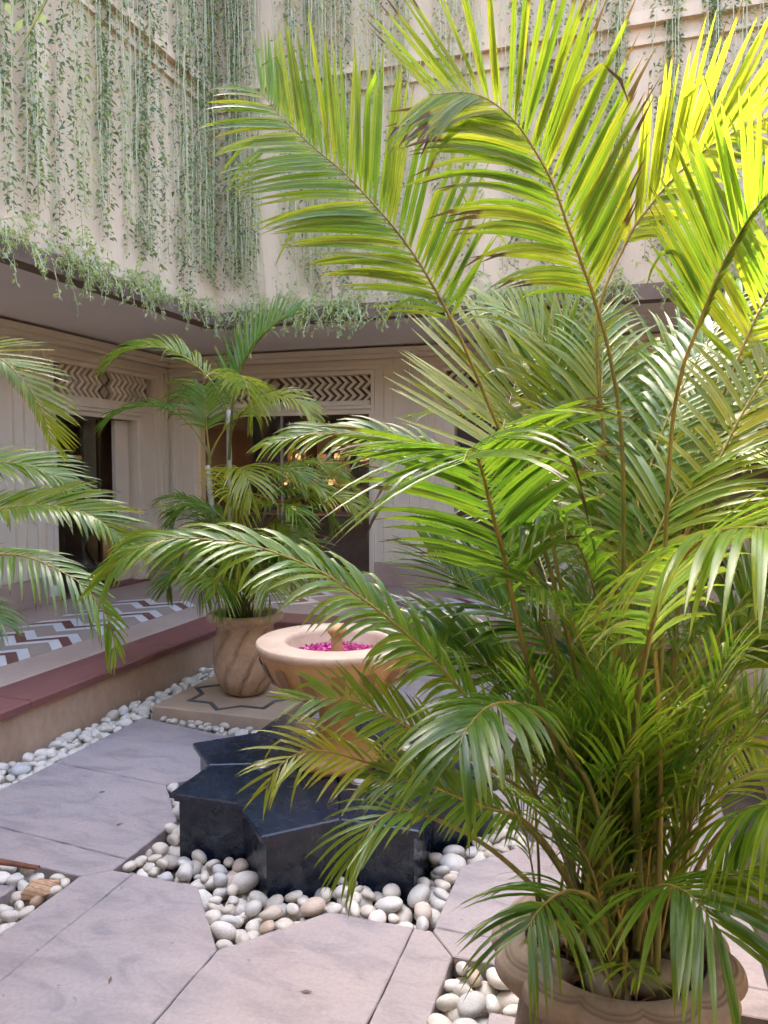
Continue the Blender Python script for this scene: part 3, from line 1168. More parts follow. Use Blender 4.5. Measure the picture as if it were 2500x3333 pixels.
for nm, (lab, ok, (x0, x1, y0, y1)) in BEDS.items():
    pts = []
    for layer in (0, 1):
        tries = 9000 if layer == 0 else 6000
        small = .95 if nm in ('strip', 'front') else 1.0
        here = []
        for t in range(tries):
            fr = t / tries
            r = (rng.uniform(.034, .052) if fr < .2 else rng.uniform(.020, .036)) * small
            if layer:
                r = rng.choice([.026, .032, .038, .048]) * rng.uniform(.9, 1.1) * small
            x, y = rng.uniform(x0, x1), rng.uniform(y0, y1)
            m = r * .55
            if not (ok(x - m, y) and ok(x + m, y) and ok(x, y - m) and ok(x, y + m)):
                continue
            if all((x - a) ** 2 + (y - b) ** 2 > ((r + c) * (.82 if layer == 0 else .92)) ** 2 for a, b, c, *_ in here):
                z = -.082 + r * .62 if layer == 0 else -.035 + r * .55 + rng.uniform(-.006, .008)
                here.append((x, y, r, z))
        pts += here
    for (x, y, r, z) in pts:
        dep = x * fwdh[0] + y * fwdh[1]
        lat = x * .951 + y * .309
        inview = abs(lat / dep) < .53 and (1.7 / dep) < .80
        allp.append((r / dep * (1 if inview else .2), nm, lab, x, y, z, r))
allp.sort(key=lambda p: -p[0])
rest = []
nrm = {'moat': 'pebbles round the star plinth', 'strip': 'pebbles along the terrace wall', 'front': 'pebbles by the platform', 'left': 'pebbles in the near left bed', 'right': 'pebbles in the bed by the big pot'}
for i, (s, nm, lab, x, y, z, r) in enumerate(allp):
    rot = (rng.uniform(-.4, .4), rng.uniform(-.4, .4), rng.uniform(0, 6.28))
    me = peb[rng.integers(16)]
    if i < 290:
        o = bpy.data.objects.new('pebble', me)
        col.objects.link(o)
        o.location = (x, y, z)
        o.rotation_euler = rot
        o.scale = (r * 1.18,) * 3
        if nm == 'moat':
            wh = 'between the near slabs and the front of' if y < 2.85 else ('in the gap left of' if x < -1.85 else ('in the gap right of' if x > -.9 else 'behind'))
            lab = 'smooth pale pebble ' + wh + ' the black star plinth'
        tag(o, lab, 'pebble', nrm[nm])
    else:
        rest.append((me, x, y, z, r * 1.18, rot))
from mathutils import Euler
V, Fc = [], []
for me, x, y, z, r, rot in rest:
    M = np.array(Euler(rot).to_matrix())
    co = np.empty(len(me.vertices) * 3)
    me.vertices.foreach_get('co', co)
    n = len(V)
    V += list((co.reshape(-1, 3) * r) @ M.T + np.array([x, y, z]))
    Fc += [tuple(i + n for i in p.vertices) for p in me.polygons]
tag(obj('pebbles', V, Fc, 'pebble', None, True), 'smaller and farther pale pebbles filling the stone beds', 'pebbles', kind='stuff')

# dry leaf and curled sheath on the near left bed
v, f = [], []
nx, ny = 10, 7
for i in range(nx + 1):
    t = i / nx
    w = .042 * math.sin(math.pi * (t * .92 + .06)) ** .7
    for j in range(ny + 1):
        s = j / ny * 2 - 1
        v.append((t * .15 - .075, s * w, .018 * (1 - s * s) + .012 * math.sin(t * 5) + .004 * math.sin(9 * t + 4 * s)))
for i in range(nx):
    for j in range(ny):
        f.append((i * (ny + 1) + j, (i + 1) * (ny + 1) + j, (i + 1) * (ny + 1) + j + 1, i * (ny + 1) + j + 1))
dlf = obj('dry_leaf', v, f, 'dry_leaf', None, True, (-2.235, 2.42, .012))
dlf.rotation_euler = (R(28), R(-8), R(55))
tag(dlf, 'dry brown veined leaf lying on the pebbles at the near left', 'leaf')
v, f = [], []
for i in range(13):
    t = i / 12
    for j in range(9):
        a = -1.9 + 3.8 * j / 8
        r = .018 * (1 - .3 * t)
        v.append((t * .36 - .18, r * math.sin(a), .018 + r * math.cos(a) * .8 + .01 * math.sin(3 * t)))
for i in range(12):
    for j in range(8):
        f.append((i * 9 + j, (i + 1) * 9 + j, (i + 1) * 9 + j + 1, i * 9 + j + 1))
ds = obj('dry_sheath', v, f, 'dry_sheath', None, True, (-2.52, 2.50, .005))
ds.rotation_euler = (0, 0, R(8))
tag(ds, 'curled reddish brown dry palm sheath across the near left pebbles', 'dry sheath')


# a few scraps of dry leaf blown onto the slabs
for i, (x, y, a) in enumerate([(-2.62, 3.28, .4), (-2.42, 3.95, 1.2), (-1.62, 2.05, 2.0), (-2.3, 3.0, .9), (-.98, 2.2, .2)]):
    o = obj('leaf_scrap', [(-.02, 0, .003), (0, .006, .006), (.022, .001, .004), (0, -.006, .003)], [(0, 3, 2), (0, 2, 1)], 'trim_brown', None, False, (x, y, .001), a)
    tag(o, 'tiny scrap of dry leaf lying on the paving', 'leaf scrap', 'leaf scraps on the paving')

# ------------------------------------------------------------------ pots


def pot_mesh(mat, parent, lobes=10, tiers=False):
    prof = [(.10, 0), (.125, .008), (.155, .03), (.183, .07), (.209, .125), (.226, .19), (.234, .26), (.230, .33), (.219, .40), (.208, .46), (.212, .505), (.226, .53)]
    P, _ = catmull([(r, z, 0) for r, z in prof], 4)
    seg = 168
    NG = 9
    v, f, gr = [], [], []
    for (r, z, _z) in P:
        for i in range(seg):
            a = 2 * math.pi * i / seg
            ph = (a - 1.5 * z ** 1.1 * 1.6) * NG / (2 * math.pi)
            d = abs(ph - round(ph)) * 2 * math.pi / NG
            d2 = abs(d - .085)
            g_ = max(math.exp(-(d / .022) ** 2), .6 * math.exp(-(d2 / .016) ** 2)) if .02 < z < .5 else 0
            k = r - .014 * g_
            v.append((k * math.cos(a), k * math.sin(a), z))
            gr.append(g_ * .8)
    n = len(P)
    for j in range(n - 1):
        for i in range(seg):
            m = (i + 1) % seg
            f.append((j * seg + i, j * seg + m, (j + 1) * seg + m, (j + 1) * seg + i))
    f.append(tuple(reversed(range(seg))))
    me = mesh('pot_body', v, f, True)
    at_ = me.attributes.new('groove', 'FLOAT', 'POINT')
    at_.data.foreach_set('value', gr)
    link('body', me, mat, parent)

    def lob(amp, ph):
        return lambda a, z, r: r * (1 + (amp * abs(math.cos((a + ph) * lobes / 2)) if r > .225 else 0))
    if not tiers:
        rp = [(.222, .525), (.248, .532), (.264, .546), (.268, .562), (.262, .578), (.245, .59), (.225, .592), (.208, .584), (.2, .56), (.196, .50)]
        obj('rim', *lathe(rp, 160, lob(.05, 0), False, False), mat, parent, True)
    else:
        seg2, nr = 300, 46
        v, f, gr = [], [], []
        for j in range(nr + 1):
            t = j / nr
            for i in range(seg2):
                a = 2 * math.pi * i / seg2
                edge = .258 + .026 * math.sqrt(abs(math.cos(a * lobes / 2)))
                if t < .12:
                    r, z = .196 + .008 * t / .12, .50 + .08 * t / .12
                elif t < .72:
                    q = (t - .12) / .60
                    r = .204 + (edge - .008 - .204) * q
                    z = .580 + .022 * math.sin(math.pi * (q * .75 + .16)) - .010 * q
                else:
                    q = (t - .72) / .28
                    an = math.pi * .5 - q * math.pi * .92
                    zt_ = .580 + .022 * math.sin(math.pi * .91) - .010
                    r = edge - .008 + .012 * math.cos(an) - max(0, q - .5) * 2 * (edge - .232)
                    z = zt_ - .032 + .032 * math.sin(an) - max(0, q - .5) * .03
                d = edge - r
                g_ = 0
                if .12 < t < .72:
                    g_ = max(math.exp(-((d - .022) / .0028) ** 2), .8 * math.exp(-((d - .031) / .0028) ** 2))
                v.append((r * math.cos(a), r * math.sin(a), z - .004 * g_))
                gr.append(g_ * .75)
        for j in range(nr):
            for i in range(seg2):
                m = (i + 1) % seg2
                f.append((j * seg2 + i, (j + 1) * seg2 + i, (j + 1) * seg2 + m, j * seg2 + m))
        me = mesh('pot_rim', v, f, True)
        me.attributes.new('groove', 'FLOAT', 'POINT').data.foreach_set('value', gr)
        link('rim', me, mat, parent)
    obj('soil', *lathe([(.001, .535), (.10, .532), (.197, .522)], 32, lambda a, z, r: r, False, False), 'bed_soil', parent, True)


POTS = [('back', (-2.66, 4.93, .0635), 'pot_clay', False, 'tall tan clay pot with spiral grooves on the inlaid platform by the terrace'),
        ('behind', (-.08, 4.93, .0635), 'pot_clay', False, 'tan clay pot half hidden behind the big foreground palm'),
        ('main', (-.025, 1.82, .002), 'pot_grey', True, 'large grey scalloped clay pot at the near right holding the big palm'),
        ('left', (-2.72, 1.82, .002), 'pot_grey', True, 'large grey scalloped clay pot standing outside the view on the left')]
POTLOC = {}
for nm, loc, mat, tiers, lab in POTS:
    r = tag(empty('clay_pot', loc), lab, 'pot')
    pot_mesh(mat, r, 12 if tiers else 18, tiers)
    POTLOC[nm] = loc
# stones on the soil in the pots
STN = {'main': [(-.05, -.12, .062), (-.14, -.06, .05), (.06, -.10, .075), (.15, -.01, .055), (-.13, .07, .04), (.12, .1, .05), (.0, .14, .05), (-.16, .0, .035), (.03, -.03, .035)],
       'back': [(-.13, -.10, .045), (-.06, -.14, .04), (.0, -.155, .036), (.06, -.14, .042), (.12, -.1, .04), (-.155, -.03, .04), (.15, -.02, .04)]}
for nm, L_ in STN.items():
    for (dx, dy, r) in L_:
        l0 = POTLOC[nm]
        pm = peb[rng.integers(16)].copy()
        pm.materials[0] = MATS['wet_stone']
        o = bpy.data.objects.new('pot_stone', pm)
        col.objects.link(o)
        a = .31
        o.location = (l0[0] + dx * math.cos(a) - dy * math.sin(a), l0[1] + dx * math.sin(a) + dy * math.cos(a), l0[2] + .53 + r * .45)
        o.rotation_euler = (rng.uniform(-.3, .3), rng.uniform(-.3, .3), rng.uniform(0, 6.28))
        o.scale = (r,) * 3
        tag(o, 'rounded stone on the soil of the %s' % ('big near pot' if nm == 'main' else 'far spiral-grooved pot'), 'stone', 'stones in the pots')
# leaf litter on the soil of the near pot
lv, lf_ = [], []
for i in range(170):
    a, r = rng.random() * 6.28, .19 * math.sqrt(rng.random())
    c = np.array([r * math.cos(a), r * math.sin(a), .54 + .03 * rng.random()])
    d1 = unit(rng.normal(size=3) * np.array([1, 1, .4]))
    d2 = unit(np.cross(d1, rng.normal(size=3)))
    s, w = rng.uniform(.02, .06), rng.uniform(.003, .008)
    n = len(lv)
    lv += [c - d1 * s, c + d2 * w + np.array([0, 0, .006]), c + d1 * s, c - d2 * w]
    lf_ += [(n, n + 1, n + 2), (n, n + 2, n + 3)]
li = obj('leaf_litter', lv, lf_, 'dry_sheath', None, False, POTLOC['main'])
tag(li, 'dry brown leaf scraps littering the soil of the near pot', 'leaf litter', kind='stuff')

# ------------------------------------------------------------------ palms
FRONDS = {
 'main': [
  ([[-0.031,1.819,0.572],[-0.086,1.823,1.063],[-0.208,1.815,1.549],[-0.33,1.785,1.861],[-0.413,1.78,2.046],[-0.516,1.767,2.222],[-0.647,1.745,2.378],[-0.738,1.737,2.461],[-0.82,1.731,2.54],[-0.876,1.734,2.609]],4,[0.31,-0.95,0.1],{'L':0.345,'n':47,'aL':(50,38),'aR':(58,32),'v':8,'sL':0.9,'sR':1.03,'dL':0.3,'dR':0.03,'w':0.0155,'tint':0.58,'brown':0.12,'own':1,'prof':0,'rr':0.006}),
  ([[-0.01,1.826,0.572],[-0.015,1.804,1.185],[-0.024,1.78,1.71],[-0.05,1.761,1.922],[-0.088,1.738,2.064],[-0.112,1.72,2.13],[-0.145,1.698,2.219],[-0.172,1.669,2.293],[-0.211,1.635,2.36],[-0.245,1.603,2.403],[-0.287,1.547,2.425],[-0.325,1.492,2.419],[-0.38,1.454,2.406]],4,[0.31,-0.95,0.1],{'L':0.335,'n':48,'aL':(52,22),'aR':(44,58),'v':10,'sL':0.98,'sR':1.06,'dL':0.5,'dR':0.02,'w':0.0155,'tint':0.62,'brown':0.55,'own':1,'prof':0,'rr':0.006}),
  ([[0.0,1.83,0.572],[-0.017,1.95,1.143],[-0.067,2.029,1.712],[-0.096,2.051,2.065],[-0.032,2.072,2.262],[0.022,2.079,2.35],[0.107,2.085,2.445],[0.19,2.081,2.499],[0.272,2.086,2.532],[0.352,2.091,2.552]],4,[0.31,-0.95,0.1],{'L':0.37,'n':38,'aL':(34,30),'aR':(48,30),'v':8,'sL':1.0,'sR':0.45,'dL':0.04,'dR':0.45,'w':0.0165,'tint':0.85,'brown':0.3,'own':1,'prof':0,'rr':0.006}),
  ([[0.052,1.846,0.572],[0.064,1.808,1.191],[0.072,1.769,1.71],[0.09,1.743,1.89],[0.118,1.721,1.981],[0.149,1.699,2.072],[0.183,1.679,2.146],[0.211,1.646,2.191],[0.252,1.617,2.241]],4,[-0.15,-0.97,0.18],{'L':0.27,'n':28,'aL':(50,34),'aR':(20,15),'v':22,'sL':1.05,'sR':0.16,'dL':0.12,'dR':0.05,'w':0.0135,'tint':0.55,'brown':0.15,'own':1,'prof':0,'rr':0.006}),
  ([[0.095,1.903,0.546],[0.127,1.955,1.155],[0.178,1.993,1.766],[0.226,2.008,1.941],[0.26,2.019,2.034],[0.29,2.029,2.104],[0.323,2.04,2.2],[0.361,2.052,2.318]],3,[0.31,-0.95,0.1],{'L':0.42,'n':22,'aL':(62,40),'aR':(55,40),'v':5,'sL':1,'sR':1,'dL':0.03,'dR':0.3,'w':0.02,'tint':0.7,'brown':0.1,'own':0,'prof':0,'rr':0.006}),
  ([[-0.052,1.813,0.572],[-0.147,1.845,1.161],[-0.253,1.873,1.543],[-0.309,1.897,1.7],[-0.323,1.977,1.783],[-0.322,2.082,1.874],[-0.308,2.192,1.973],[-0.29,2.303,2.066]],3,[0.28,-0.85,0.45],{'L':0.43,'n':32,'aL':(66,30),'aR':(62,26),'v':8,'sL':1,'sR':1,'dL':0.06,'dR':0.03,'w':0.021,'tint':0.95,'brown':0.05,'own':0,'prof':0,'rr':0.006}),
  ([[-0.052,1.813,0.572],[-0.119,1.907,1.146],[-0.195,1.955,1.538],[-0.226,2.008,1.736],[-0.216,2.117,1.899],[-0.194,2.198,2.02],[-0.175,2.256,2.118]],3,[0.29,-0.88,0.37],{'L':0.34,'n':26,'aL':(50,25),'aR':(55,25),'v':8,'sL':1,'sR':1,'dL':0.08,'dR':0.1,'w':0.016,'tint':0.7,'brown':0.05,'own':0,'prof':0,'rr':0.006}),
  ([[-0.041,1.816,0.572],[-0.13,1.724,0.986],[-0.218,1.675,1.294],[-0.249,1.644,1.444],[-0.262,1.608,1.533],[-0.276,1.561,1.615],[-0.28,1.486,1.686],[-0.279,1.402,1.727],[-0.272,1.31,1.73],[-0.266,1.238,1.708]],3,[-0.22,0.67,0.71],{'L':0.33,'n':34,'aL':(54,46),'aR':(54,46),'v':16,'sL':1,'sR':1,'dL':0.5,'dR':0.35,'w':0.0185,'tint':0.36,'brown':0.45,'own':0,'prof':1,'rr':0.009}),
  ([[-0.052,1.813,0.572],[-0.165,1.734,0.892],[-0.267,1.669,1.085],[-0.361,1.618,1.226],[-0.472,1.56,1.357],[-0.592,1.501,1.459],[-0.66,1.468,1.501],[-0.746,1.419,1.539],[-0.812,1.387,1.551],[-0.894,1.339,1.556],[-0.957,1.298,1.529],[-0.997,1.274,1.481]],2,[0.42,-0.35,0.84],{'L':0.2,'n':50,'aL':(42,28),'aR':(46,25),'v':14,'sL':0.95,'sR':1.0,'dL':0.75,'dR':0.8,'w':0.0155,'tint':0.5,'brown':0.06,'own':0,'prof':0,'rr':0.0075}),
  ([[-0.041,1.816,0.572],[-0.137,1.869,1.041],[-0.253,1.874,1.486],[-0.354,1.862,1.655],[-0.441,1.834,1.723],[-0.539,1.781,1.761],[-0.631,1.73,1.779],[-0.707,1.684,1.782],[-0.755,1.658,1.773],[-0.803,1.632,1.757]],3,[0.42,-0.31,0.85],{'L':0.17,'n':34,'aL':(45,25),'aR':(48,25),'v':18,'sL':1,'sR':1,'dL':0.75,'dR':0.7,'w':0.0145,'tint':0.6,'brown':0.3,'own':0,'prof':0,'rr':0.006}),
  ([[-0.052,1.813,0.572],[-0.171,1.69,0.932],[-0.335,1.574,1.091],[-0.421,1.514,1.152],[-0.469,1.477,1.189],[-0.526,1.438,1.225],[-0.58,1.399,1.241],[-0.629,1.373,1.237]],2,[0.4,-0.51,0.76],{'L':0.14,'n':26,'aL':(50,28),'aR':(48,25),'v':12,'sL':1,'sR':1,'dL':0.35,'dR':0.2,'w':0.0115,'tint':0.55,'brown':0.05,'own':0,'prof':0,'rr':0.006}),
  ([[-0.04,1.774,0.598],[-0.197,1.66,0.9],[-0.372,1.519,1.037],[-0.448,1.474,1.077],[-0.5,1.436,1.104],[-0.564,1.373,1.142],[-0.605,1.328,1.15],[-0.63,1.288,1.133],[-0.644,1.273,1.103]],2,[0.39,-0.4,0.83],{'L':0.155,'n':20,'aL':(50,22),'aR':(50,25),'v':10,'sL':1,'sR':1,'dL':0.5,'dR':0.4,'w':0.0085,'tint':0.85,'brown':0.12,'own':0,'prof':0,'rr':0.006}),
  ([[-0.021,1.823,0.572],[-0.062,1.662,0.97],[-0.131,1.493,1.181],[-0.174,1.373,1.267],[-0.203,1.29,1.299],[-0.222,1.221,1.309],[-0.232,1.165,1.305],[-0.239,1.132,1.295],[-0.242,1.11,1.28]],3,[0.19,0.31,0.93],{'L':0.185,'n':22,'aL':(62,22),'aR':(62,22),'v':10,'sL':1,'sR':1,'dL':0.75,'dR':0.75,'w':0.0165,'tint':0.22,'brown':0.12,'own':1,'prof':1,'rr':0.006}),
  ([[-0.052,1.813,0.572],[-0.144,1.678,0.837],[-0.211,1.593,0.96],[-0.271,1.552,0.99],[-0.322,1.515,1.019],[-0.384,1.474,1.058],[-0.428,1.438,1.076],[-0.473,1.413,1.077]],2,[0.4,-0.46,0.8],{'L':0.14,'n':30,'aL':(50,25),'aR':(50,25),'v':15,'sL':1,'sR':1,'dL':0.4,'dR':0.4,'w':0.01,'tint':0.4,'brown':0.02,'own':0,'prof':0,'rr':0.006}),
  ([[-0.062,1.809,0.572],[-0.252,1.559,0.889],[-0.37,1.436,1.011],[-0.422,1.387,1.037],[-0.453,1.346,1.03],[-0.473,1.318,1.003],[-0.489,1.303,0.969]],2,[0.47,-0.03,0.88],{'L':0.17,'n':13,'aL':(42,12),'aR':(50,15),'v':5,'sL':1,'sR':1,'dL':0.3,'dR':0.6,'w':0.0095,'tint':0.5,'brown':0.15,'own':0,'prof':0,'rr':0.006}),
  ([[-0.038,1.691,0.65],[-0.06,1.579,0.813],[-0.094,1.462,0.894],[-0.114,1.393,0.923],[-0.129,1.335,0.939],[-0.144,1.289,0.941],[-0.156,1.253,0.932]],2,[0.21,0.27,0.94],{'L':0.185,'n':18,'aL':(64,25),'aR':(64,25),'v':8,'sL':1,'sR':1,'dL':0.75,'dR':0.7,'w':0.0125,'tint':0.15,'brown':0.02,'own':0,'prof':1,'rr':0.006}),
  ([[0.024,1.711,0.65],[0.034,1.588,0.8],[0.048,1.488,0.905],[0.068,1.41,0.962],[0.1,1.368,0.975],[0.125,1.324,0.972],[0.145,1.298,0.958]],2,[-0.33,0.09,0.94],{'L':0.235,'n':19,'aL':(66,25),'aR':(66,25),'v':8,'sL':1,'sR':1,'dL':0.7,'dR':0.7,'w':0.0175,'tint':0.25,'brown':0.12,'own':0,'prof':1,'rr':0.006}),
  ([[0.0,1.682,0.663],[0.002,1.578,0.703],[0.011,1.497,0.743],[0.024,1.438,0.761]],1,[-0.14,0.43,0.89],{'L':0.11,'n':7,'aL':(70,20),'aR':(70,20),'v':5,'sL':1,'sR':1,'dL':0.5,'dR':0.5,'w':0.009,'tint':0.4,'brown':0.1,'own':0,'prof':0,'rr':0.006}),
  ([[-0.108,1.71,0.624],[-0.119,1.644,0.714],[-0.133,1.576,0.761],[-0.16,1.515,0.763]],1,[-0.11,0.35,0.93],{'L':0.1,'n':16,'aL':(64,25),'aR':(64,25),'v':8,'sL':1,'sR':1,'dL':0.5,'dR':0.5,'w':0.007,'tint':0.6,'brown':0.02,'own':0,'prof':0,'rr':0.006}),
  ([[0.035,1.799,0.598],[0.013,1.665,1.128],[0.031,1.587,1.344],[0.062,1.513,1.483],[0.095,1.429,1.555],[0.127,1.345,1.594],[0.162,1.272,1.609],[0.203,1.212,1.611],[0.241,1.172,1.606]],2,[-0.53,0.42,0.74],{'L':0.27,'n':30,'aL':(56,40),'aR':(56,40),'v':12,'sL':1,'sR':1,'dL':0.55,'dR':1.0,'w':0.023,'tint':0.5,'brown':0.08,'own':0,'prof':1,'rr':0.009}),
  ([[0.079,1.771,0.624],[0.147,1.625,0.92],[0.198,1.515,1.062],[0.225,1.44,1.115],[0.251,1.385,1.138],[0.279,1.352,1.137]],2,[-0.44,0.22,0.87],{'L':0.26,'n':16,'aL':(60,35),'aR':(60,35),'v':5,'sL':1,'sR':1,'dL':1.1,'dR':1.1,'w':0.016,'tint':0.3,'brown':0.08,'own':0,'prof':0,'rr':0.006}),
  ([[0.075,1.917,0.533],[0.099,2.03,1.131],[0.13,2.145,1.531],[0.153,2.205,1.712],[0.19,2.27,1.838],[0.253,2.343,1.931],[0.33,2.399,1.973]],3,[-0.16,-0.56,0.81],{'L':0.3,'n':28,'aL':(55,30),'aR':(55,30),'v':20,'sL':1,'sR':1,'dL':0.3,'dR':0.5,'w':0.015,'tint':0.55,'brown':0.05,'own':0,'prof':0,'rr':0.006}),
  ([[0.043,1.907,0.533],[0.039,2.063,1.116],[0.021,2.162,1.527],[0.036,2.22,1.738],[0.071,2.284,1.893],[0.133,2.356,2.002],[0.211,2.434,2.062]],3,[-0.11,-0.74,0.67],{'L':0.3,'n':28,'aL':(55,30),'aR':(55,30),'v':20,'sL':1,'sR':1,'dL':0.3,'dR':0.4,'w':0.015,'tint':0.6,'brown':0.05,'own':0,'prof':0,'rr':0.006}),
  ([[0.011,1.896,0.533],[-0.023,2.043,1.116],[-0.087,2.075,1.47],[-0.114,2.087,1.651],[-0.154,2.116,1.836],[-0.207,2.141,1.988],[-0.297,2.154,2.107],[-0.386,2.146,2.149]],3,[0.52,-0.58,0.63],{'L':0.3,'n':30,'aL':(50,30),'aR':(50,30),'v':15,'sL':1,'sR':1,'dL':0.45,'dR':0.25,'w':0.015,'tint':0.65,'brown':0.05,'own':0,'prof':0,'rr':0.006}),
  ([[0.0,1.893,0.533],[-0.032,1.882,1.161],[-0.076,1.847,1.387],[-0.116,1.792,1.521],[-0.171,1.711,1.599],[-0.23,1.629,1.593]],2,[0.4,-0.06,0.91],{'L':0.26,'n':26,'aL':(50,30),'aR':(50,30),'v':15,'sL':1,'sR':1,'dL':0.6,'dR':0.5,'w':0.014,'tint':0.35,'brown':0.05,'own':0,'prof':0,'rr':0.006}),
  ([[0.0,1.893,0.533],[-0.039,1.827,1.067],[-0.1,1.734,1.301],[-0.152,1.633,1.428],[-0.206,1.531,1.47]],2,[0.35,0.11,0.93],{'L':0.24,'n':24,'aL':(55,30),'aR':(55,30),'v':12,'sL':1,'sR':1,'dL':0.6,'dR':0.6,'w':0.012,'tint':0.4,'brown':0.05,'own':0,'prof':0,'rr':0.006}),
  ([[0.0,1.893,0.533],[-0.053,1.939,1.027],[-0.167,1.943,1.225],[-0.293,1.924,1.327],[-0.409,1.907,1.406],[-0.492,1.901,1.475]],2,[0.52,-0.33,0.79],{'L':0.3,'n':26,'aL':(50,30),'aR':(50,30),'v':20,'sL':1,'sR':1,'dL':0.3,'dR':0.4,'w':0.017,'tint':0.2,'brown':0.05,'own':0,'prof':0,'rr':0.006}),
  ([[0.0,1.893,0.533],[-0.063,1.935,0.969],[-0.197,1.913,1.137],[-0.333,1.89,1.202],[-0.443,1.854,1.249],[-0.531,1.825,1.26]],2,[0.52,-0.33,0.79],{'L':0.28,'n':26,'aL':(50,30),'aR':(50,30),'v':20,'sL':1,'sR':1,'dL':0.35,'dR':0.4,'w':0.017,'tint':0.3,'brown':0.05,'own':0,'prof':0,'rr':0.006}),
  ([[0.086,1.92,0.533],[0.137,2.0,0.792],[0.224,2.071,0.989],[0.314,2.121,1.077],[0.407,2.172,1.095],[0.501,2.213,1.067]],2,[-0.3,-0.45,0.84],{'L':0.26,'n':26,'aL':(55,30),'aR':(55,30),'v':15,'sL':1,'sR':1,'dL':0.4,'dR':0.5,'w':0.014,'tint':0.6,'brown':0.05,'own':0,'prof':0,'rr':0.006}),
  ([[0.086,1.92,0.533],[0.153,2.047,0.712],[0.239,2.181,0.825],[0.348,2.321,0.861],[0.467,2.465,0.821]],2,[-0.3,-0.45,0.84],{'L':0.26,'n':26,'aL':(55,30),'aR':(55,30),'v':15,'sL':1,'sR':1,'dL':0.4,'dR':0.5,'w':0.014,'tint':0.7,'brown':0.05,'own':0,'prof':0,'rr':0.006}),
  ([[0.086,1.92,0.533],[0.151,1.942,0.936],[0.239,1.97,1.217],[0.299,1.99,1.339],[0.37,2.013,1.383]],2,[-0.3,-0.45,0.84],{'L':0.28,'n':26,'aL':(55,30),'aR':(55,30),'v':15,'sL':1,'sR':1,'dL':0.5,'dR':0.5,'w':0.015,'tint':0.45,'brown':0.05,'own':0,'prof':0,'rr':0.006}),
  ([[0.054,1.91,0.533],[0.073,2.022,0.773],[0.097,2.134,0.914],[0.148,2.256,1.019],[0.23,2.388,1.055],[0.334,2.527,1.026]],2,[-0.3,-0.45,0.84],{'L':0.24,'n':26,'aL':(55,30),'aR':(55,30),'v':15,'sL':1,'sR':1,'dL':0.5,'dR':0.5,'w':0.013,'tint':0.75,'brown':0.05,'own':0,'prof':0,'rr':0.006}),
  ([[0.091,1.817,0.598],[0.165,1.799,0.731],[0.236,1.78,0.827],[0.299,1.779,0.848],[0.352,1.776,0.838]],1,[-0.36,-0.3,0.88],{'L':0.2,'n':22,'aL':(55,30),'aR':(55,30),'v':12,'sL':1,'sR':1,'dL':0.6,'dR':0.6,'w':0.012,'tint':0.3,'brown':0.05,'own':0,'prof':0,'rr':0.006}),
 ],
 'left': [
  ([[-2.668,1.888,0.421],[-2.443,1.835,1.413],[-2.194,1.832,1.917],[-1.988,1.836,2.044],[-1.861,1.835,2.05],[-1.794,1.836,2.022],[-1.74,1.832,1.986],[-1.679,1.831,1.923],[-1.639,1.833,1.851],[-1.609,1.832,1.77]],3,[-0.11,-0.49,0.86],{'L':0.2,'n':34,'aL':(46,24),'aR':(30,20),'v':5,'sL':1.0,'sR':0.4,'dL':0.12,'dR':0.9,'w':0.011,'tint':0.75,'brown':0.12,'own':0,'prof':0,'rr':0.006}),
  ([[-2.659,1.891,0.421],[-2.411,1.845,1.106],[-2.094,1.843,1.497],[-1.918,1.837,1.562],[-1.806,1.832,1.575],[-1.665,1.835,1.59],[-1.574,1.844,1.581],[-1.484,1.852,1.557],[-1.417,1.863,1.509],[-1.379,1.865,1.466]],3,[-0.13,-0.46,0.88],{'L':0.22,'n':40,'aL':(42,22),'aR':(45,25),'v':18,'sL':1.0,'sR':0.6,'dL':0.25,'dR':0.7,'w':0.015,'tint':0.55,'brown':0.15,'own':0,'prof':0,'rr':0.006}),
  ([[-2.659,1.891,0.421],[-2.32,1.77,0.981],[-1.968,1.726,1.359],[-1.775,1.695,1.445],[-1.668,1.687,1.459],[-1.565,1.679,1.456],[-1.472,1.677,1.429],[-1.382,1.675,1.387],[-1.314,1.676,1.314],[-1.282,1.676,1.224]],3,[-0.18,-0.35,0.92],{'L':0.19,'n':25,'aL':(45,20),'aR':(50,20),'v':10,'sL':0.7,'sR':1,'dL':0.5,'dR':0.8,'w':0.0105,'tint':0.4,'brown':0.3,'own':0,'prof':0,'rr':0.006}),
  ([[-2.668,1.888,0.421],[-2.684,2.019,1.047],[-2.487,2.136,1.582],[-2.323,2.189,1.7],[-2.194,2.231,1.717],[-2.098,2.262,1.708],[-2.003,2.293,1.666],[-1.956,2.309,1.624]],3,[-0.14,-0.42,0.89],{'L':0.24,'n':30,'aL':(45,24),'aR':(45,24),'v':15,'sL':1,'sR':1,'dL':0.3,'dR':0.5,'w':0.014,'tint':0.5,'brown':0.05,'own':0,'prof':0,'rr':0.006}),
  ([[-2.668,1.888,0.421],[-2.562,1.954,0.906],[-2.321,2.032,1.185],[-2.166,2.062,1.221],[-2.052,2.067,1.171]],2,[-0.21,-0.27,0.94],{'L':0.2,'n':24,'aL':(45,24),'aR':(45,24),'v':10,'sL':1,'sR':1,'dL':0.6,'dR':0.8,'w':0.013,'tint':0.3,'brown':0.05,'own':0,'prof':0,'rr':0.006}),
 ],
 'back': [
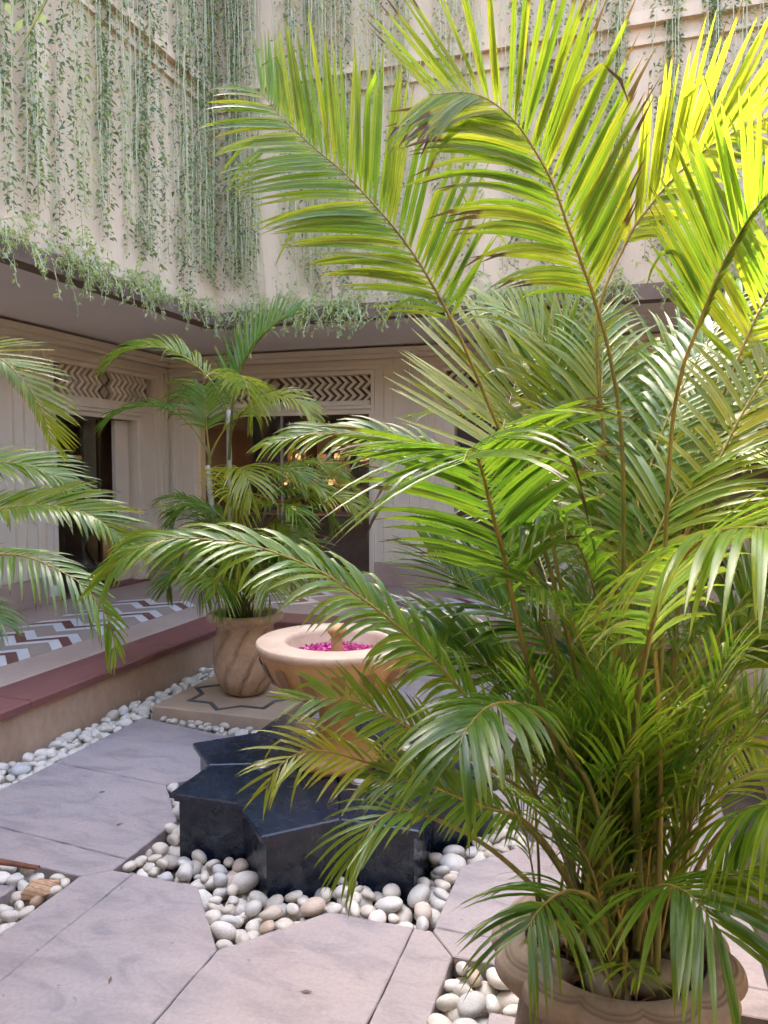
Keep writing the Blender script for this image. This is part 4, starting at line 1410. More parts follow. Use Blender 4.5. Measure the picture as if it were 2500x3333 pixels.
  ([[-2.727,4.844,1.733],[-2.718,4.847,1.994],[-2.707,4.851,2.156],[-2.658,4.867,2.35],[-2.564,4.897,2.528],[-2.423,4.943,2.688],[-2.284,4.988,2.768]],2,[-0.28,-0.81,0.51],{'L':0.42,'n':40,'aL':(46,30),'aR':(20,15),'v':30,'sL':0.85,'sR':0.7,'dL':0.08,'dR':0.1,'w':0.021,'tint':0.57,'brown':0.02,'own':0,'prof':0,'rr':0.01}),
  ([[-2.727,4.844,1.733],[-2.734,4.842,1.994],[-2.753,4.836,2.156],[-2.86,4.801,2.334],[-3.013,4.752,2.479],[-3.166,4.702,2.537],[-3.321,4.651,2.544],[-3.461,4.606,2.479],[-3.546,4.578,2.399]],3,[0.45,-0.3,0.84],{'L':0.3,'n':40,'aL':(42,25),'aR':(45,25),'v':25,'sL':1,'sR':1,'dL':0.5,'dR':0.6,'w':0.019,'tint':0.77,'brown':0.02,'own':0,'prof':0,'rr':0.01}),
  ([[-2.727,4.844,1.733],[-2.709,4.85,1.961],[-2.582,4.786,2.084],[-2.383,4.746,2.171],[-2.206,4.698,2.168],[-2.083,4.686,2.112],[-1.991,4.663,2.017]],2,[-0.26,-0.37,0.89],{'L':0.26,'n':32,'aL':(45,25),'aR':(45,25),'v':20,'sL':1,'sR':1,'dL':0.6,'dR':0.6,'w':0.016,'tint':1,'brown':0.02,'own':0,'prof':0,'rr':0.01}),
  ([[-2.727,4.844,1.733],[-2.658,4.762,2.052],[-2.583,4.681,2.233],[-2.449,4.514,2.297],[-2.319,4.346,2.221],[-2.251,4.263,2.112],[-2.214,4.222,2.037]],2,[-0.22,0.67,0.71],{'L':0.36,'n':34,'aL':(64,25),'aR':(64,25),'v':8,'sL':1,'sR':1,'dL':0.7,'dR':0.7,'w':0.019,'tint':0.82,'brown':0.1,'own':0,'prof':0,'rr':0.01}),
  ([[-2.727,4.844,1.733],[-2.79,4.929,2.032],[-2.902,4.998,2.207],[-3.078,5.099,2.289],[-3.238,5.099,2.259],[-3.313,5.075,2.155]],2,[0.35,0.11,0.93],{'L':0.3,'n':30,'aL':(55,25),'aR':(55,25),'v':15,'sL':1,'sR':1,'dL':0.5,'dR':0.5,'w':0.017,'tint':0.57,'brown':0.02,'own':0,'prof':0,'rr':0.01}),
  ([[-2.868,4.799,1.667],[-2.861,4.801,1.782],[-2.943,4.774,1.945],[-3.065,4.735,2.075],[-3.204,4.689,2.133],[-3.359,4.639,2.124],[-3.484,4.598,2.075],[-3.564,4.573,1.994]],3,[0.42,-0.14,0.89],{'L':0.26,'n':36,'aL':(45,25),'aR':(45,25),'v':20,'sL':1,'sR':1,'dL':0.5,'dR':0.5,'w':0.016,'tint':0.47,'brown':0.02,'own':0,'prof':0,'rr':0.009}),
  ([[-2.868,4.799,1.667],[-2.861,4.801,1.782],[-2.874,4.797,1.961],[-2.884,4.793,2.124],[-2.892,4.791,2.253]],2,[0.3,-0.93,0.2],{'L':0.3,'n':24,'aL':(60,30),'aR':(60,30),'v':5,'sL':1,'sR':1,'dL':0.5,'dR':0.5,'w':0.014,'tint':0.52,'brown':0.02,'own':0,'prof':0,'rr':0.009}),
  ([[-2.868,4.799,1.667],[-2.851,4.804,1.782],[-2.771,4.83,1.945],[-2.661,4.866,2.059],[-2.552,4.901,2.091]],2,[-0.26,-0.37,0.89],{'L':0.26,'n':24,'aL':(50,30),'aR':(50,30),'v':15,'sL':1,'sR':1,'dL':0.5,'dR':0.5,'w':0.014,'tint':0.72,'brown':0.02,'own':0,'prof':0,'rr':0.009}),
  ([[-2.654,4.868,0.624],[-2.629,4.761,1.184],[-2.576,4.604,1.607],[-2.436,4.476,1.7],[-2.337,4.393,1.628],[-2.288,4.351,1.51]],2,[-0.45,0.3,0.84],{'L':0.34,'n':30,'aL':(60,25),'aR':(60,25),'v':12,'sL':1,'sR':1,'dL':0.6,'dR':0.6,'w':0.016,'tint':0.97,'brown':0.03,'own':0,'prof':0,'rr':0.008}),
  ([[-2.654,4.868,0.624],[-2.625,4.751,1.088],[-2.566,4.581,1.421],[-2.46,4.426,1.55],[-2.393,4.322,1.475],[-2.36,4.27,1.353]],2,[0.19,0.5,0.84],{'L':0.34,'n':30,'aL':(60,25),'aR':(60,25),'v':12,'sL':1,'sR':1,'dL':0.6,'dR':0.6,'w':0.016,'tint':1,'brown':0.03,'own':0,'prof':0,'rr':0.008}),
  ([[-2.654,4.868,0.624],[-2.561,4.835,1.163],[-2.456,4.775,1.572],[-2.294,4.733,1.684],[-2.153,4.715,1.671],[-2.079,4.708,1.608]],2,[-0.29,-0.29,0.91],{'L':0.3,'n':30,'aL':(60,25),'aR':(60,25),'v':12,'sL':1,'sR':1,'dL':0.6,'dR':0.6,'w':0.016,'tint':0.67,'brown':0.03,'own':0,'prof':0,'rr':0.008}),
  ([[-2.654,4.868,0.624],[-2.564,4.876,1.142],[-2.472,4.875,1.538],[-2.211,4.928,1.732],[-2.014,4.971,1.71],[-1.909,4.995,1.636]],2,[-0.29,-0.29,0.91],{'L':0.3,'n':30,'aL':(60,25),'aR':(60,25),'v':12,'sL':1,'sR':1,'dL':0.6,'dR':0.6,'w':0.016,'tint':0.57,'brown':0.03,'own':0,'prof':0,'rr':0.008}),
  ([[-2.654,4.868,0.624],[-2.53,4.845,1.097],[-2.397,4.794,1.445],[-2.176,4.771,1.59],[-2.036,4.754,1.593],[-1.962,4.746,1.546]],2,[-0.29,-0.29,0.91],{'L':0.3,'n':30,'aL':(60,25),'aR':(60,25),'v':12,'sL':1,'sR':1,'dL':0.6,'dR':0.6,'w':0.016,'tint':0.62,'brown':0.03,'own':0,'prof':0,'rr':0.008}),
  ([[-2.654,4.868,0.624],[-2.542,4.799,1.085],[-2.411,4.684,1.418],[-2.197,4.596,1.457],[-2.08,4.529,1.426],[-2.02,4.496,1.345]],2,[-0.45,0.3,0.84],{'L':0.28,'n':30,'aL':(60,25),'aR':(60,25),'v':12,'sL':1,'sR':1,'dL':0.6,'dR':0.6,'w':0.016,'tint':0.52,'brown':0.03,'own':0,'prof':0,'rr':0.008}),
  ([[-2.654,4.868,0.624],[-2.499,4.855,1.081],[-2.336,4.814,1.413],[-2.027,4.82,1.512],[-1.85,4.814,1.492],[-1.757,4.813,1.422]],2,[-0.29,-0.29,0.91],{'L':0.3,'n':30,'aL':(60,25),'aR':(60,25),'v':12,'sL':1,'sR':1,'dL':0.6,'dR':0.6,'w':0.016,'tint':0.9199999999999999,'brown':0.03,'own':0,'prof':0,'rr':0.008}),
  ([[-2.654,4.868,0.624],[-2.542,4.904,1.14],[-2.432,4.94,1.536],[-2.151,5.032,1.667],[-1.928,5.104,1.579],[-1.808,5.143,1.437]],2,[-0.29,-0.29,0.91],{'L':0.3,'n':30,'aL':(60,25),'aR':(60,25),'v':12,'sL':1,'sR':1,'dL':0.6,'dR':0.6,'w':0.016,'tint':0.82,'brown':0.03,'own':0,'prof':0,'rr':0.008}),
  ([[-2.654,4.868,0.624],[-2.617,4.733,0.96],[-2.543,4.536,1.176],[-2.41,4.359,1.257],[-2.324,4.239,1.192],[-2.282,4.18,1.077]],2,[-0.45,0.3,0.84],{'L':0.3,'n':30,'aL':(60,25),'aR':(60,25),'v':12,'sL':1,'sR':1,'dL':0.6,'dR':0.6,'w':0.016,'tint':1,'brown':0.03,'own':0,'prof':0,'rr':0.008}),
  ([[-2.654,4.868,0.624],[-2.658,4.741,0.86],[-2.63,4.561,0.983],[-2.624,4.373,1.038],[-2.597,4.256,0.989],[-2.586,4.196,0.886]],2,[0.19,0.5,0.84],{'L':0.3,'n':30,'aL':(60,25),'aR':(60,25),'v':12,'sL':1,'sR':1,'dL':0.6,'dR':0.6,'w':0.016,'tint':0.62,'brown':0.03,'own':0,'prof':0,'rr':0.008}),
  ([[-2.654,4.868,0.624],[-2.618,4.733,0.831],[-2.546,4.535,0.927],[-2.497,4.33,1.004],[-2.444,4.2,0.953],[-2.419,4.135,0.848]],2,[0.19,0.5,0.84],{'L':0.3,'n':30,'aL':(60,25),'aR':(60,25),'v':12,'sL':1,'sR':1,'dL':0.6,'dR':0.6,'w':0.016,'tint':0.57,'brown':0.03,'own':0,'prof':0,'rr':0.008}),
  ([[-2.654,4.868,0.624],[-2.554,4.764,0.829],[-2.425,4.601,0.924],[-2.262,4.449,0.998],[-2.175,4.34,0.96],[-2.133,4.286,0.867]],2,[-0.45,0.3,0.84],{'L':0.3,'n':30,'aL':(60,25),'aR':(60,25),'v':12,'sL':1,'sR':1,'dL':0.6,'dR':0.6,'w':0.016,'tint':0.72,'brown':0.03,'own':0,'prof':0,'rr':0.008}),
  ([[-2.654,4.868,0.624],[-2.56,4.793,0.857],[-2.445,4.673,0.976],[-2.228,4.586,1.12],[-2.11,4.519,1.065],[-2.05,4.486,0.958]],2,[-0.45,0.3,0.84],{'L':0.3,'n':30,'aL':(60,25),'aR':(60,25),'v':12,'sL':1,'sR':1,'dL':0.6,'dR':0.6,'w':0.016,'tint':0.57,'brown':0.03,'own':0,'prof':0,'rr':0.008}),
  ([[-2.654,4.868,0.624],[-2.691,4.835,1.026],[-2.722,4.793,1.309],[-2.891,4.707,1.441],[-3.0,4.651,1.403],[-3.06,4.62,1.313]],2,[0.4,-0.06,0.91],{'L':0.28,'n':30,'aL':(60,25),'aR':(60,25),'v':12,'sL':1,'sR':1,'dL':0.6,'dR':0.6,'w':0.016,'tint':0.42000000000000004,'brown':0.03,'own':0,'prof':0,'rr':0.008}),
  ([[-2.654,4.868,0.624],[-2.703,4.789,0.916],[-2.735,4.684,1.091],[-2.838,4.556,1.196],[-2.892,4.475,1.165],[-2.923,4.434,1.081]],2,[0.4,-0.06,0.91],{'L':0.28,'n':30,'aL':(60,25),'aR':(60,25),'v':12,'sL':1,'sR':1,'dL':0.6,'dR':0.6,'w':0.016,'tint':0.52,'brown':0.03,'own':0,'prof':0,'rr':0.008}),
  ([[-2.654,4.868,0.624],[-2.553,4.817,0.985],[-2.436,4.729,1.224],[-2.262,4.659,1.329],[-2.133,4.617,1.267],[-2.066,4.597,1.155]],2,[-0.29,-0.29,0.91],{'L':0.3,'n':30,'aL':(60,25),'aR':(60,25),'v':12,'sL':1,'sR':1,'dL':0.6,'dR':0.6,'w':0.016,'tint':0.82,'brown':0.03,'own':0,'prof':0,'rr':0.008}),
  ([[-2.654,4.868,0.624],[-2.789,4.845,1.055],[-2.93,4.831,1.368],[-3.072,4.817,1.467],[-3.196,4.797,1.493],[-3.264,4.786,1.466]],2,[0.4,-0.06,0.91],{'L':0.2,'n':30,'aL':(60,25),'aR':(60,25),'v':12,'sL':1,'sR':1,'dL':0.6,'dR':0.6,'w':0.016,'tint':0.52,'brown':0.03,'own':0,'prof':0,'rr':0.008}),
  ([[-2.654,4.868,0.624],[-2.541,4.863,0.913],[-2.422,4.838,1.085],[-2.212,4.844,1.189],[-2.097,4.839,1.106],[-2.037,4.837,0.972]],2,[-0.29,-0.29,0.91],{'L':0.3,'n':30,'aL':(60,25),'aR':(60,25),'v':12,'sL':1,'sR':1,'dL':0.6,'dR':0.6,'w':0.016,'tint':0.52,'brown':0.03,'own':0,'prof':0,'rr':0.008}),
  ([[-2.654,4.868,0.624],[-2.609,4.925,1.103],[-2.573,5.0,1.466],[-2.343,5.137,1.531],[-2.192,5.229,1.438],[-2.109,5.277,1.29]],2,[-0.29,-0.29,0.91],{'L':0.3,'n':30,'aL':(60,25),'aR':(60,25),'v':12,'sL':1,'sR':1,'dL':0.6,'dR':0.6,'w':0.016,'tint':0.52,'brown':0.03,'own':0,'prof':0,'rr':0.008}),
  ([[-2.654,4.868,0.624],[-2.776,4.786,0.831],[-2.887,4.687,0.922],[-2.976,4.595,0.979],[-3.013,4.541,0.954],[-3.034,4.513,0.876]],2,[0.4,-0.06,0.91],{'L':0.26,'n':30,'aL':(60,25),'aR':(60,25),'v':12,'sL':1,'sR':1,'dL':0.6,'dR':0.6,'w':0.016,'tint':0.47,'brown':0.03,'own':0,'prof':0,'rr':0.008}),
 ],
}
TWIG = [[-3.334, 3.858, 4.481], [-3.357, 3.746, 4.254], [-3.38, 3.633, 4.039]]
TWIGL = [[-3.345, 3.802, 4.353], [-3.342, 3.814, 4.374], [-3.425, 3.619, 4.325], [-3.407, 3.73, 4.293]]
CANES = {'main':[([[0.042,1.864,0.559],[0.052,1.931,0.754],[0.061,1.997,1.067],[0.049,2.035,1.35]],0.017),([[-0.053,1.854,0.546],[-0.095,1.904,0.86],[-0.153,1.948,1.155],[-0.194,1.987,1.369]],0.014),([[-0.02,1.802,0.585],[-0.105,1.753,0.892],[-0.122,1.748,1.042]],0.015),([[0.106,1.906,0.546],[0.146,2.003,0.91],[0.165,2.072,1.244]],0.014),([[0.0,1.893,0.533],[-0.013,1.952,0.91],[-0.029,1.988,1.19]],0.015)],'back':[([[-2.686,4.858,0.624],[-2.719,4.847,1.074],[-2.726,4.845,1.569],[-2.726,4.845,2.107]],0.022),([[-2.73,4.843,0.624],[-2.782,4.827,1.074],[-2.841,4.807,1.371],[-2.871,4.798,1.716]],0.024)],'behind':[([[-0.063,4.922,0.555],[-0.098,4.931,1.158],[-0.135,4.951,1.729]],0.022),([[-0.033,4.931,0.555],[0.093,4.993,1.158],[0.167,5.049,1.586]],0.022)],'left':[([[-2.668,1.888,0.438],[-2.589,1.893,0.921],[-2.48,1.876,1.329]],0.018)]}



def blade_arrays(P, k, hint, q, rnd, segs=6):
    """all leaflets of a frond -> list of (verts, faces, attr) and the sampled rachis"""
    C_, idx = catmull(P, 10)
    d = np.linalg.norm(np.diff(C_, axis=0), axis=1)
    s = np.concatenate([[0], np.cumsum(d)])
    s0, s1 = s[idx[k]], s[-1]
    T = unit(np.gradient(C_, axis=0))
    hint = np.array(hint, float)
    out = []
    n = int(q['n'] * 1.14)
    for side in (-1, 1):
        L0 = q['L'] * (q['sL'] if side < 0 else q['sR'])
        a0, a1 = q['aL'] if side < 0 else q['aR']
        dr = q['dL'] if side < 0 else q['dR']
        tt = np.linspace(.0, .985, n) + rnd.normal(0, .22 / n, n) + (.5 / n if side > 0 else 0)
        tt = np.clip(tt, 0, .995)
        ss = s0 + (s1 - s0) * tt
        base = np.stack([np.interp(ss, s, C_[:, i]) for i in range(3)], 1)
        Tn = unit(np.stack([np.interp(ss, s, T[:, i]) for i in range(3)], 1))
        N = unit(hint - Tn * (Tn @ hint)[:, None])
        Bn = np.cross(Tn, N)
        ang = np.radians(a0 + (a1 - a0) * tt + rnd.normal(0, 2.2, n))
        vv = np.radians(q['v'] + rnd.normal(0, 4, n))
        sideV = side * Bn * np.cos(vv)[:, None] + N * np.sin(vv)[:, None]
        d0 = unit(np.cos(ang)[:, None] * Tn + np.sin(ang)[:, None] * sideV)
        NL = unit(N * np.cos(vv)[:, None] - side * Bn * np.sin(vv)[:, None])
        Ln = L0 * np.interp(tt, [0, .12, .4, .75, 1], [.55, .82, 1, .82 + .1 * q.get('prof', 0), .45 + .4 * q.get('prof', 0)]) * (1 + rnd.normal(0, .05, n))
        dro = dr * np.exp(rnd.normal(0, .22, n))
        kink = (rnd.random(n) < .06) * rnd.uniform(.8, 2.0, n)
        W = q['w'] * .87 * np.interp(tt, [0, .15, .6, 1], [.75, 1, 1, .6]) * (1 + rnd.normal(0, .08, n))
        # leaflet spine
        K = segs
        sp = np.zeros((n, K + 1, 3))
        dd = np.zeros((n, K + 1, 3))
        sp[:, 0] = base
        cur = base.copy()
        for j in range(K + 1):
            u = j / K
            dj = unit(d0 + np.array([0, 0, -1.0]) * (dro * u ** 1.4 * 1.3 + kink * max(0, u - .5) * 3)[:, None])
            dd[:, j] = dj
            if j:
                cur = cur + dj * (Ln / K)[:, None]
                sp[:, j] = cur
        wv = unit(np.cross(NL[:, None, :], dd))
        nn = np.cross(dd, wv)
        u = np.linspace(0, 1, K + 1)
        wp = np.clip(.30 + u / .14, 0, 1) * np.clip(1.0 - np.maximum(0, u - .45) ** 1.6 * 2.45, .0, 1)
        wp[-1] = .04
        wid = W[:, None] * wp[None, :] * .5
        fold = .22
        tw = rnd.normal(0, .25, n)[:, None] * u[None, :]
        wv2 = wv * np.cos(tw)[..., None] + nn * np.sin(tw)[..., None]
        Lf = sp - wv2 * wid[..., None] + nn * (wid * fold)[..., None]
        Rt = sp + wv2 * wid[..., None] + nn * (wid * fold)[..., None]
        V = np.stack([Lf, sp, Rt], 2).reshape(n, -1, 3)
        faces = []
        for j in range(K):
            a = j * 3
            faces += [(a, a + 1, a + 4, a + 3), (a + 1, a + 2, a + 5, a + 4)]
        rv = rnd.random(n)
        for i in range(n):
            if rnd.random() < .035:
                continue
            at_ = np.zeros((3 * (K + 1), 4))
            at_[:, 0] = np.repeat(u, 3)
            at_[:, 1] = rv[i]
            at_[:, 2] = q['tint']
            at_[:, 3] = q['brown']
            out.append((V[i], faces, at_))
    return out, C_, s, idx


def make_frond(parent, spec, rnd, origin, segs=6):
    P, k, hint, q = spec
    leaf, C_, s, idx = blade_arrays(P, k, hint, q, rnd, segs)
    fr = s / s[-1]
    rr = q.get('rr', .006)
    s0 = fr[idx[k]]
    rad = np.interp(fr, [0, s0 * .5, s0, 1], [rr * 1.25, rr, rr * .62, rr * .14])
    v, f, al = tube(C_ - origin, rad, 7)
    me = mesh('frond', v, f, True)
    set_lf(me, [(a, .5, .5, 0) for a in al])
    fo = link('frond', me, 'petiole', parent)
    if q.get('own'):
        for (V, F_, A) in leaf:
            me = mesh('leaflet', V - origin, F_, True)
            set_lf(me, A)
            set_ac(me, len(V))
            link('leaflet', me, 'palm_leaf', fo)
    else:
        V = np.concatenate([x[0] for x in leaf]) - origin
        A = np.concatenate([x[2] for x in leaf])
        m = len(leaf[0][0])
        F_ = [tuple(i + j * m for i in q4) for j in range(len(leaf)) for q4 in leaf[j][1]]
        me = mesh('leaflets', V, F_, True)
        set_lf(me, A)
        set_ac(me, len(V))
        tag(link('leaflets', me, 'palm_leaf', fo), kind='stuff')
    return fo


def arch(base, az, e0, e1, L, kf=.42, jit=.03, rnd=rng):
    """control points of an arching frond leaving base towards azimuth az"""
    h = np.array([math.cos(az), math.sin(az), 0])
    p = np.array(base, float)
    pts = [p.copy()]
    n = 7
    for i in range(n):
        t = (i + .5) / n
        e = math.radians(e0 + (e1 - e0) * t ** 1.7)
        p = p + (h * math.cos(e) + np.array([0, 0, 1]) * math.sin(e)) * L / n + rnd.normal(0, jit * L / n, 3)
        pts.append(p.copy())
    k = max(1, min(5, int(round(kf * n))))
    return pts, k, (np.array([0, 0, 1]) * 1.0 - h * .8)


def rand_frond(base, az, e0, e1, L, leaf, n, w, tint, rnd, kf=.42, brown=.06, rr=.006, dr=.45, ang=(56, 26)):
    pts, k, hint = arch(base, az, e0, e1, L, kf, .04, rnd)
    hint = hint + rnd.normal(0, .25, 3)
    return (pts, k, hint, dict(L=leaf, n=n, aL=ang, aR=ang, v=14 + rnd.normal(0, 5), sL=1, sR=1, dL=dr, dR=dr, w=w, tint=float(np.clip(tint, 0, 1)), brown=brown, own=0, rr=rr))


def palm(name, key, label, canes, seed, fills=()):
    rnd = np.random.default_rng(seed)
    loc = np.array(POTLOC[key]) + np.array([0, 0, .53])
    root = tag(empty(name, tuple(loc)), label, 'palm')
    for (pts, rad) in canes:
        C_, _ = catmull(pts, 10)
        r = np.full(len(C_), rad)
        ring = np.arange(len(C_)) % 7 == 0
        r = r * np.linspace(1.15, .8, len(C_)) + ring * rad * .10
        tube_obj('cane', C_ - loc, r, 'cane', root, 10)
    for spec in FRONDS.get(key, []):
        make_frond(root, spec, rnd, loc)
    for spec in fills:
        make_frond(root, spec, rnd, loc, 5)
    return root


CAM_AZ = math.atan2(-.951, .309)        # azimuth from the plants towards the viewer's side of the court
# big foreground palm
r1_ = np.random.default_rng(5)
mb = np.array(POTLOC['main']) + np.array([0, 0, .52])
fills = []
for i in range(84):
    az = r1_.uniform(0, 6.283)
    da = (az - CAM_AZ + math.pi) % (2 * math.pi) - math.pi
    near = abs(da) < 1.0
    b = mb + np.array([r1_.normal(0, .07), r1_.normal(0, .07), 0])
    kind = i % 3 if i < 54 else 0
    left = math.cos(az) * -.951 + math.sin(az) * -.309
    if (near or left > .25) and kind != 0:
        continue
    if kind == 0:      # young shoots standing in the pot
        fills.append(rand_frond(b, az, r1_.uniform(82, 89), r1_.uniform(30, 65), r1_.uniform(.5, .95), r1_.uniform(.17, .27), 15, .009, r1_.uniform(.2, .6), r1_, .45, rr=.0042, ang=(38, 16), dr=.3))
    elif kind == 1:    # middle fronds
        fills.append(rand_frond(b, az, r1_.uniform(80, 88), r1_.uniform(-25, 25), r1_.uniform(1.0, 1.5), r1_.uniform(.22, .30), 30, .015, r1_.uniform(.1, .6), r1_, .5, rr=.006))
    else:              # tall
        fills.append(rand_frond(b, az, r1_.uniform(84, 89), r1_.uniform(10, 55), r1_.uniform(1.5, 2.0), r1_.uniform(.27, .34), 32, .016, r1_.uniform(.4, .9), r1_, .55, rr=.0065))
palm('areca_palm', 'main', 'big bright green palm in the large near pot filling the right half', CANES['main'], 21, fills)
# far palm on the terrace side
r2_ = np.random.default_rng(9)
bb_ = np.array(POTLOC['back']) + np.array([0, 0, .52])
fills = [rand_frond(bb_ + np.array([r2_.normal(0, .05), r2_.normal(0, .05), 0]), r2_.uniform(0, 6.28), r2_.uniform(74, 88), r2_.uniform(-20, 20), r2_.uniform(.6, 1.15), r2_.uniform(.22, .3), 28, .015, r2_.uniform(.2, .7), r2_, .45, rr=.006, dr=.6) for i in range(14)]
palm('areca_palm', 'back', 'slender palm with two pale trunks in the far spiral-grooved pot', CANES['back'], 22, fills)
# palm standing behind the big one
bb_ = np.array(POTLOC['behind']) + np.array([0, 0, .52])
fills = []
for i in range(34):
    L = [r2_.uniform(.8, 1.3), r2_.uniform(1.3, 1.9), r2_.uniform(1.9, 2.5)][i % 3]
    fills.append(rand_frond(bb_ + np.array([r2_.normal(0, .06), r2_.normal(0, .06), 0]), r2_.uniform(0, 6.28), r2_.uniform(76, 88), r2_.uniform(-30, 15), L, r2_.uniform(.26, .36), 30, .018, r2_.uniform(.4, .95), r2_, .5, rr=.007, dr=.5))
palm('areca_palm', 'behind', 'palm in the half hidden pot behind the big foreground palm', CANES['behind'], 23, fills)
bb_ = np.array(POTLOC['left']) + np.array([0, 0, .52])
fills = [rand_frond(bb_, r2_.uniform(2.4, 4.9), r2_.uniform(76, 88), r2_.uniform(-30, 25), r2_.uniform(.9, 1.6), r2_.uniform(.2, .3), 26, .015, r2_.uniform(.2, .7), r2_, .5) for i in range(12)]
palm('areca_palm', 'left', 'palm whose arching fronds reach in from the left edge', CANES['left'], 24, fills)

# ------------------------------------------------------------------ hanging vines
VL = 4.6


def flat_ac(me):
    a = me.attributes.new('ac', 'FLOAT', 'POINT')
    a.data.foreach_set('value', np.full(len(me.vertices), .5, np.float32))


def vine_proto(seed, pale, dense):
    rd = np.random.default_rng(seed)
    n = 18
    z = -np.linspace(0, VL, n)
    x = np.cumsum(rd.normal(0, .012, n))
    y = np.cumsum(rd.normal(0, .008, n))
    pts = np.stack([x - x[0], y - y[0], z], 1)
    v, f, al = tube(pts, np.linspace(.0042, .0026, n), 4)
    sme = mesh('vine_stem', v, f, True)
    set_lf(sme, [(a, .5, .5, 0) for a in al])
    sme.materials.append(MATS['vine_stem'])
    V, F_, A = [], [], []
    zz = 0.0
    while zz < VL:
        t = zz / VL
        thin = 1.0
        if pale:
            thin = 1.2
        zz += rd.uniform(.011, .028) / dense * thin * (1 + .9 * (math.sin(zz * 3.1 + seed) > .75))
        c = np.array([np.interp(-zz, z[::-1], pts[::-1, 0]), np.interp(-zz, z[::-1], pts[::-1, 1]), -zz])
        a = rd.uniform(0, 6.283)
        h = np.array([math.cos(a), math.sin(a) * .7, 0])
        L = rd.choice([.022, .032, .042, .058]) * rd.uniform(.8, 1.2) * (.8 if pale else 1)
        w = L * rd.uniform(.11, .2)
        d1 = unit(h + np.array([0, 0, rd.uniform(-.4, .5)]))
        d2 = unit(h * .7 + np.array([0, 0, rd.uniform(-1.4, -.4)]))
        st = c + h * rd.uniform(.0, .03) + np.array([0, 0, rd.normal(0, .004)])
        m1 = st + d1 * L * .45
        tip = m1 + d2 * L * .6
        sd = unit(np.cross(d1, np.array([0, 0, 1.0]) + rd.normal(0, .5, 3)))
        k = len(V)
        V += [st, m1 + sd * w, tip, m1 - sd * w]
        F_ += [(k, k + 1, k + 2), (k, k + 2, k + 3)]
        A += [(0, rd.random(), rd.random(), 0)] * 4
    lme = mesh('vine_leaves', V, F_)
    A = np.array(A)
    A[:, 1] = np.repeat(rd.random(len(A) // 4), 4)
    A[:, 2] = np.repeat(np.clip(rd.normal(.5, .25, len(A) // 4), 0, 1), 4)
    set_lf(lme, A)
    flat_ac(lme)
    lme.materials.append(MATS['vine_pale' if pale else 'vine_dark'])
    return sme, lme


DARK = [vine_proto(100 + i, False, 1.4) for i in range(7)]
PALE = [vine_proto(200 + i, True, 1.1) for i in range(6)]
THIN = [vine_proto(300 + i, True, .33) for i in range(4)]


def vine(side, u, off, zb, kind, rd):
    sme, lme = (DARK, PALE, THIN)[kind][rd.integers((7, 6, 4)[kind])]
    o = bpy.data.objects.new('hanging_vine', sme)
    col.objects.link(o)
    if side == 'l':
        o.location = (-3.86 + off, u, zb - .13 + VL)
        o.rotation_euler = (0, 0, R(90) + rd.uniform(-.4, .4))
    else:
        o.location = (u, 6.64 - off, zb - .13 + VL)
        o.rotation_euler = (0, 0, rd.choice([0, math.pi]) + rd.uniform(-.4, .4))
    c = bpy.data.objects.new('leaves', lme)
    col.objects.link(c)
    c.parent = o
    if side == 'l':
        wh = ' near the left edge' if u < 4.6 else (' midway along' if u < 5.7 else ' close to the corner')
        lab = ('leafy dark green vine strand', 'pale green vine strand', 'nearly bare pale vine stem')[kind] + ' hanging on the left upper wall' + wh
    else:
        wh = ' just right of the corner' if u < -3.3 else (' over the shop window' if u < -1.6 else ' behind the big palm')
        lab = ('leafy green vine strand', 'pale green vine strand', 'nearly bare pale vine stem')[kind] + ' hanging on the far upper wall' + wh
    tag(o, lab, 'vine', 'vines on the wall left of the corner' if side == 'l' else 'vines on the wall above the shop')


rv_ = np.random.default_rng(77)
# clumps: (position along the wall, half width, number, share of dark strands, bottom z)
for (u, w, n, dk, zb) in [(4.02, .10, 8, .85, 3.45), (4.20, .08, 4, .5, 3.5), (4.43, .10, 6, .5, 3.4), (4.70, .08, 3, .2, 3.6), (4.93, .09, 7, .75, 3.5), (5.1, .06, 5, .7, 3.8), (5.42, .11, 9, .9, 3.5), (5.60, .08, 5, .7, 3.4), (5.8, .06, 2, .2, 3.5), (6.02, .09, 8, .8, 3.35), (6.25, .06, 5, .8, 3.6), (6.46, .12, 10, .5, 3.5), (3.7, .2, 6, .6, 3.4), (3.2, .3, 6, .6, 3.4), (2.2, .7, 8, .6, 3.4)]:
    for i in range(int(n * 1.26 + .5)):
        r = rv_.random()
        kind = 0 if r < dk * .82 else (1 if r < .80 else 2)
        vine('l', u + rv_.uniform(-w, w), rv_.uniform(.02, .11), min(4.15, zb + abs(rv_.normal(0, .35)) * (1.2 if rv_.random() < .3 else .4)), kind, rv_)
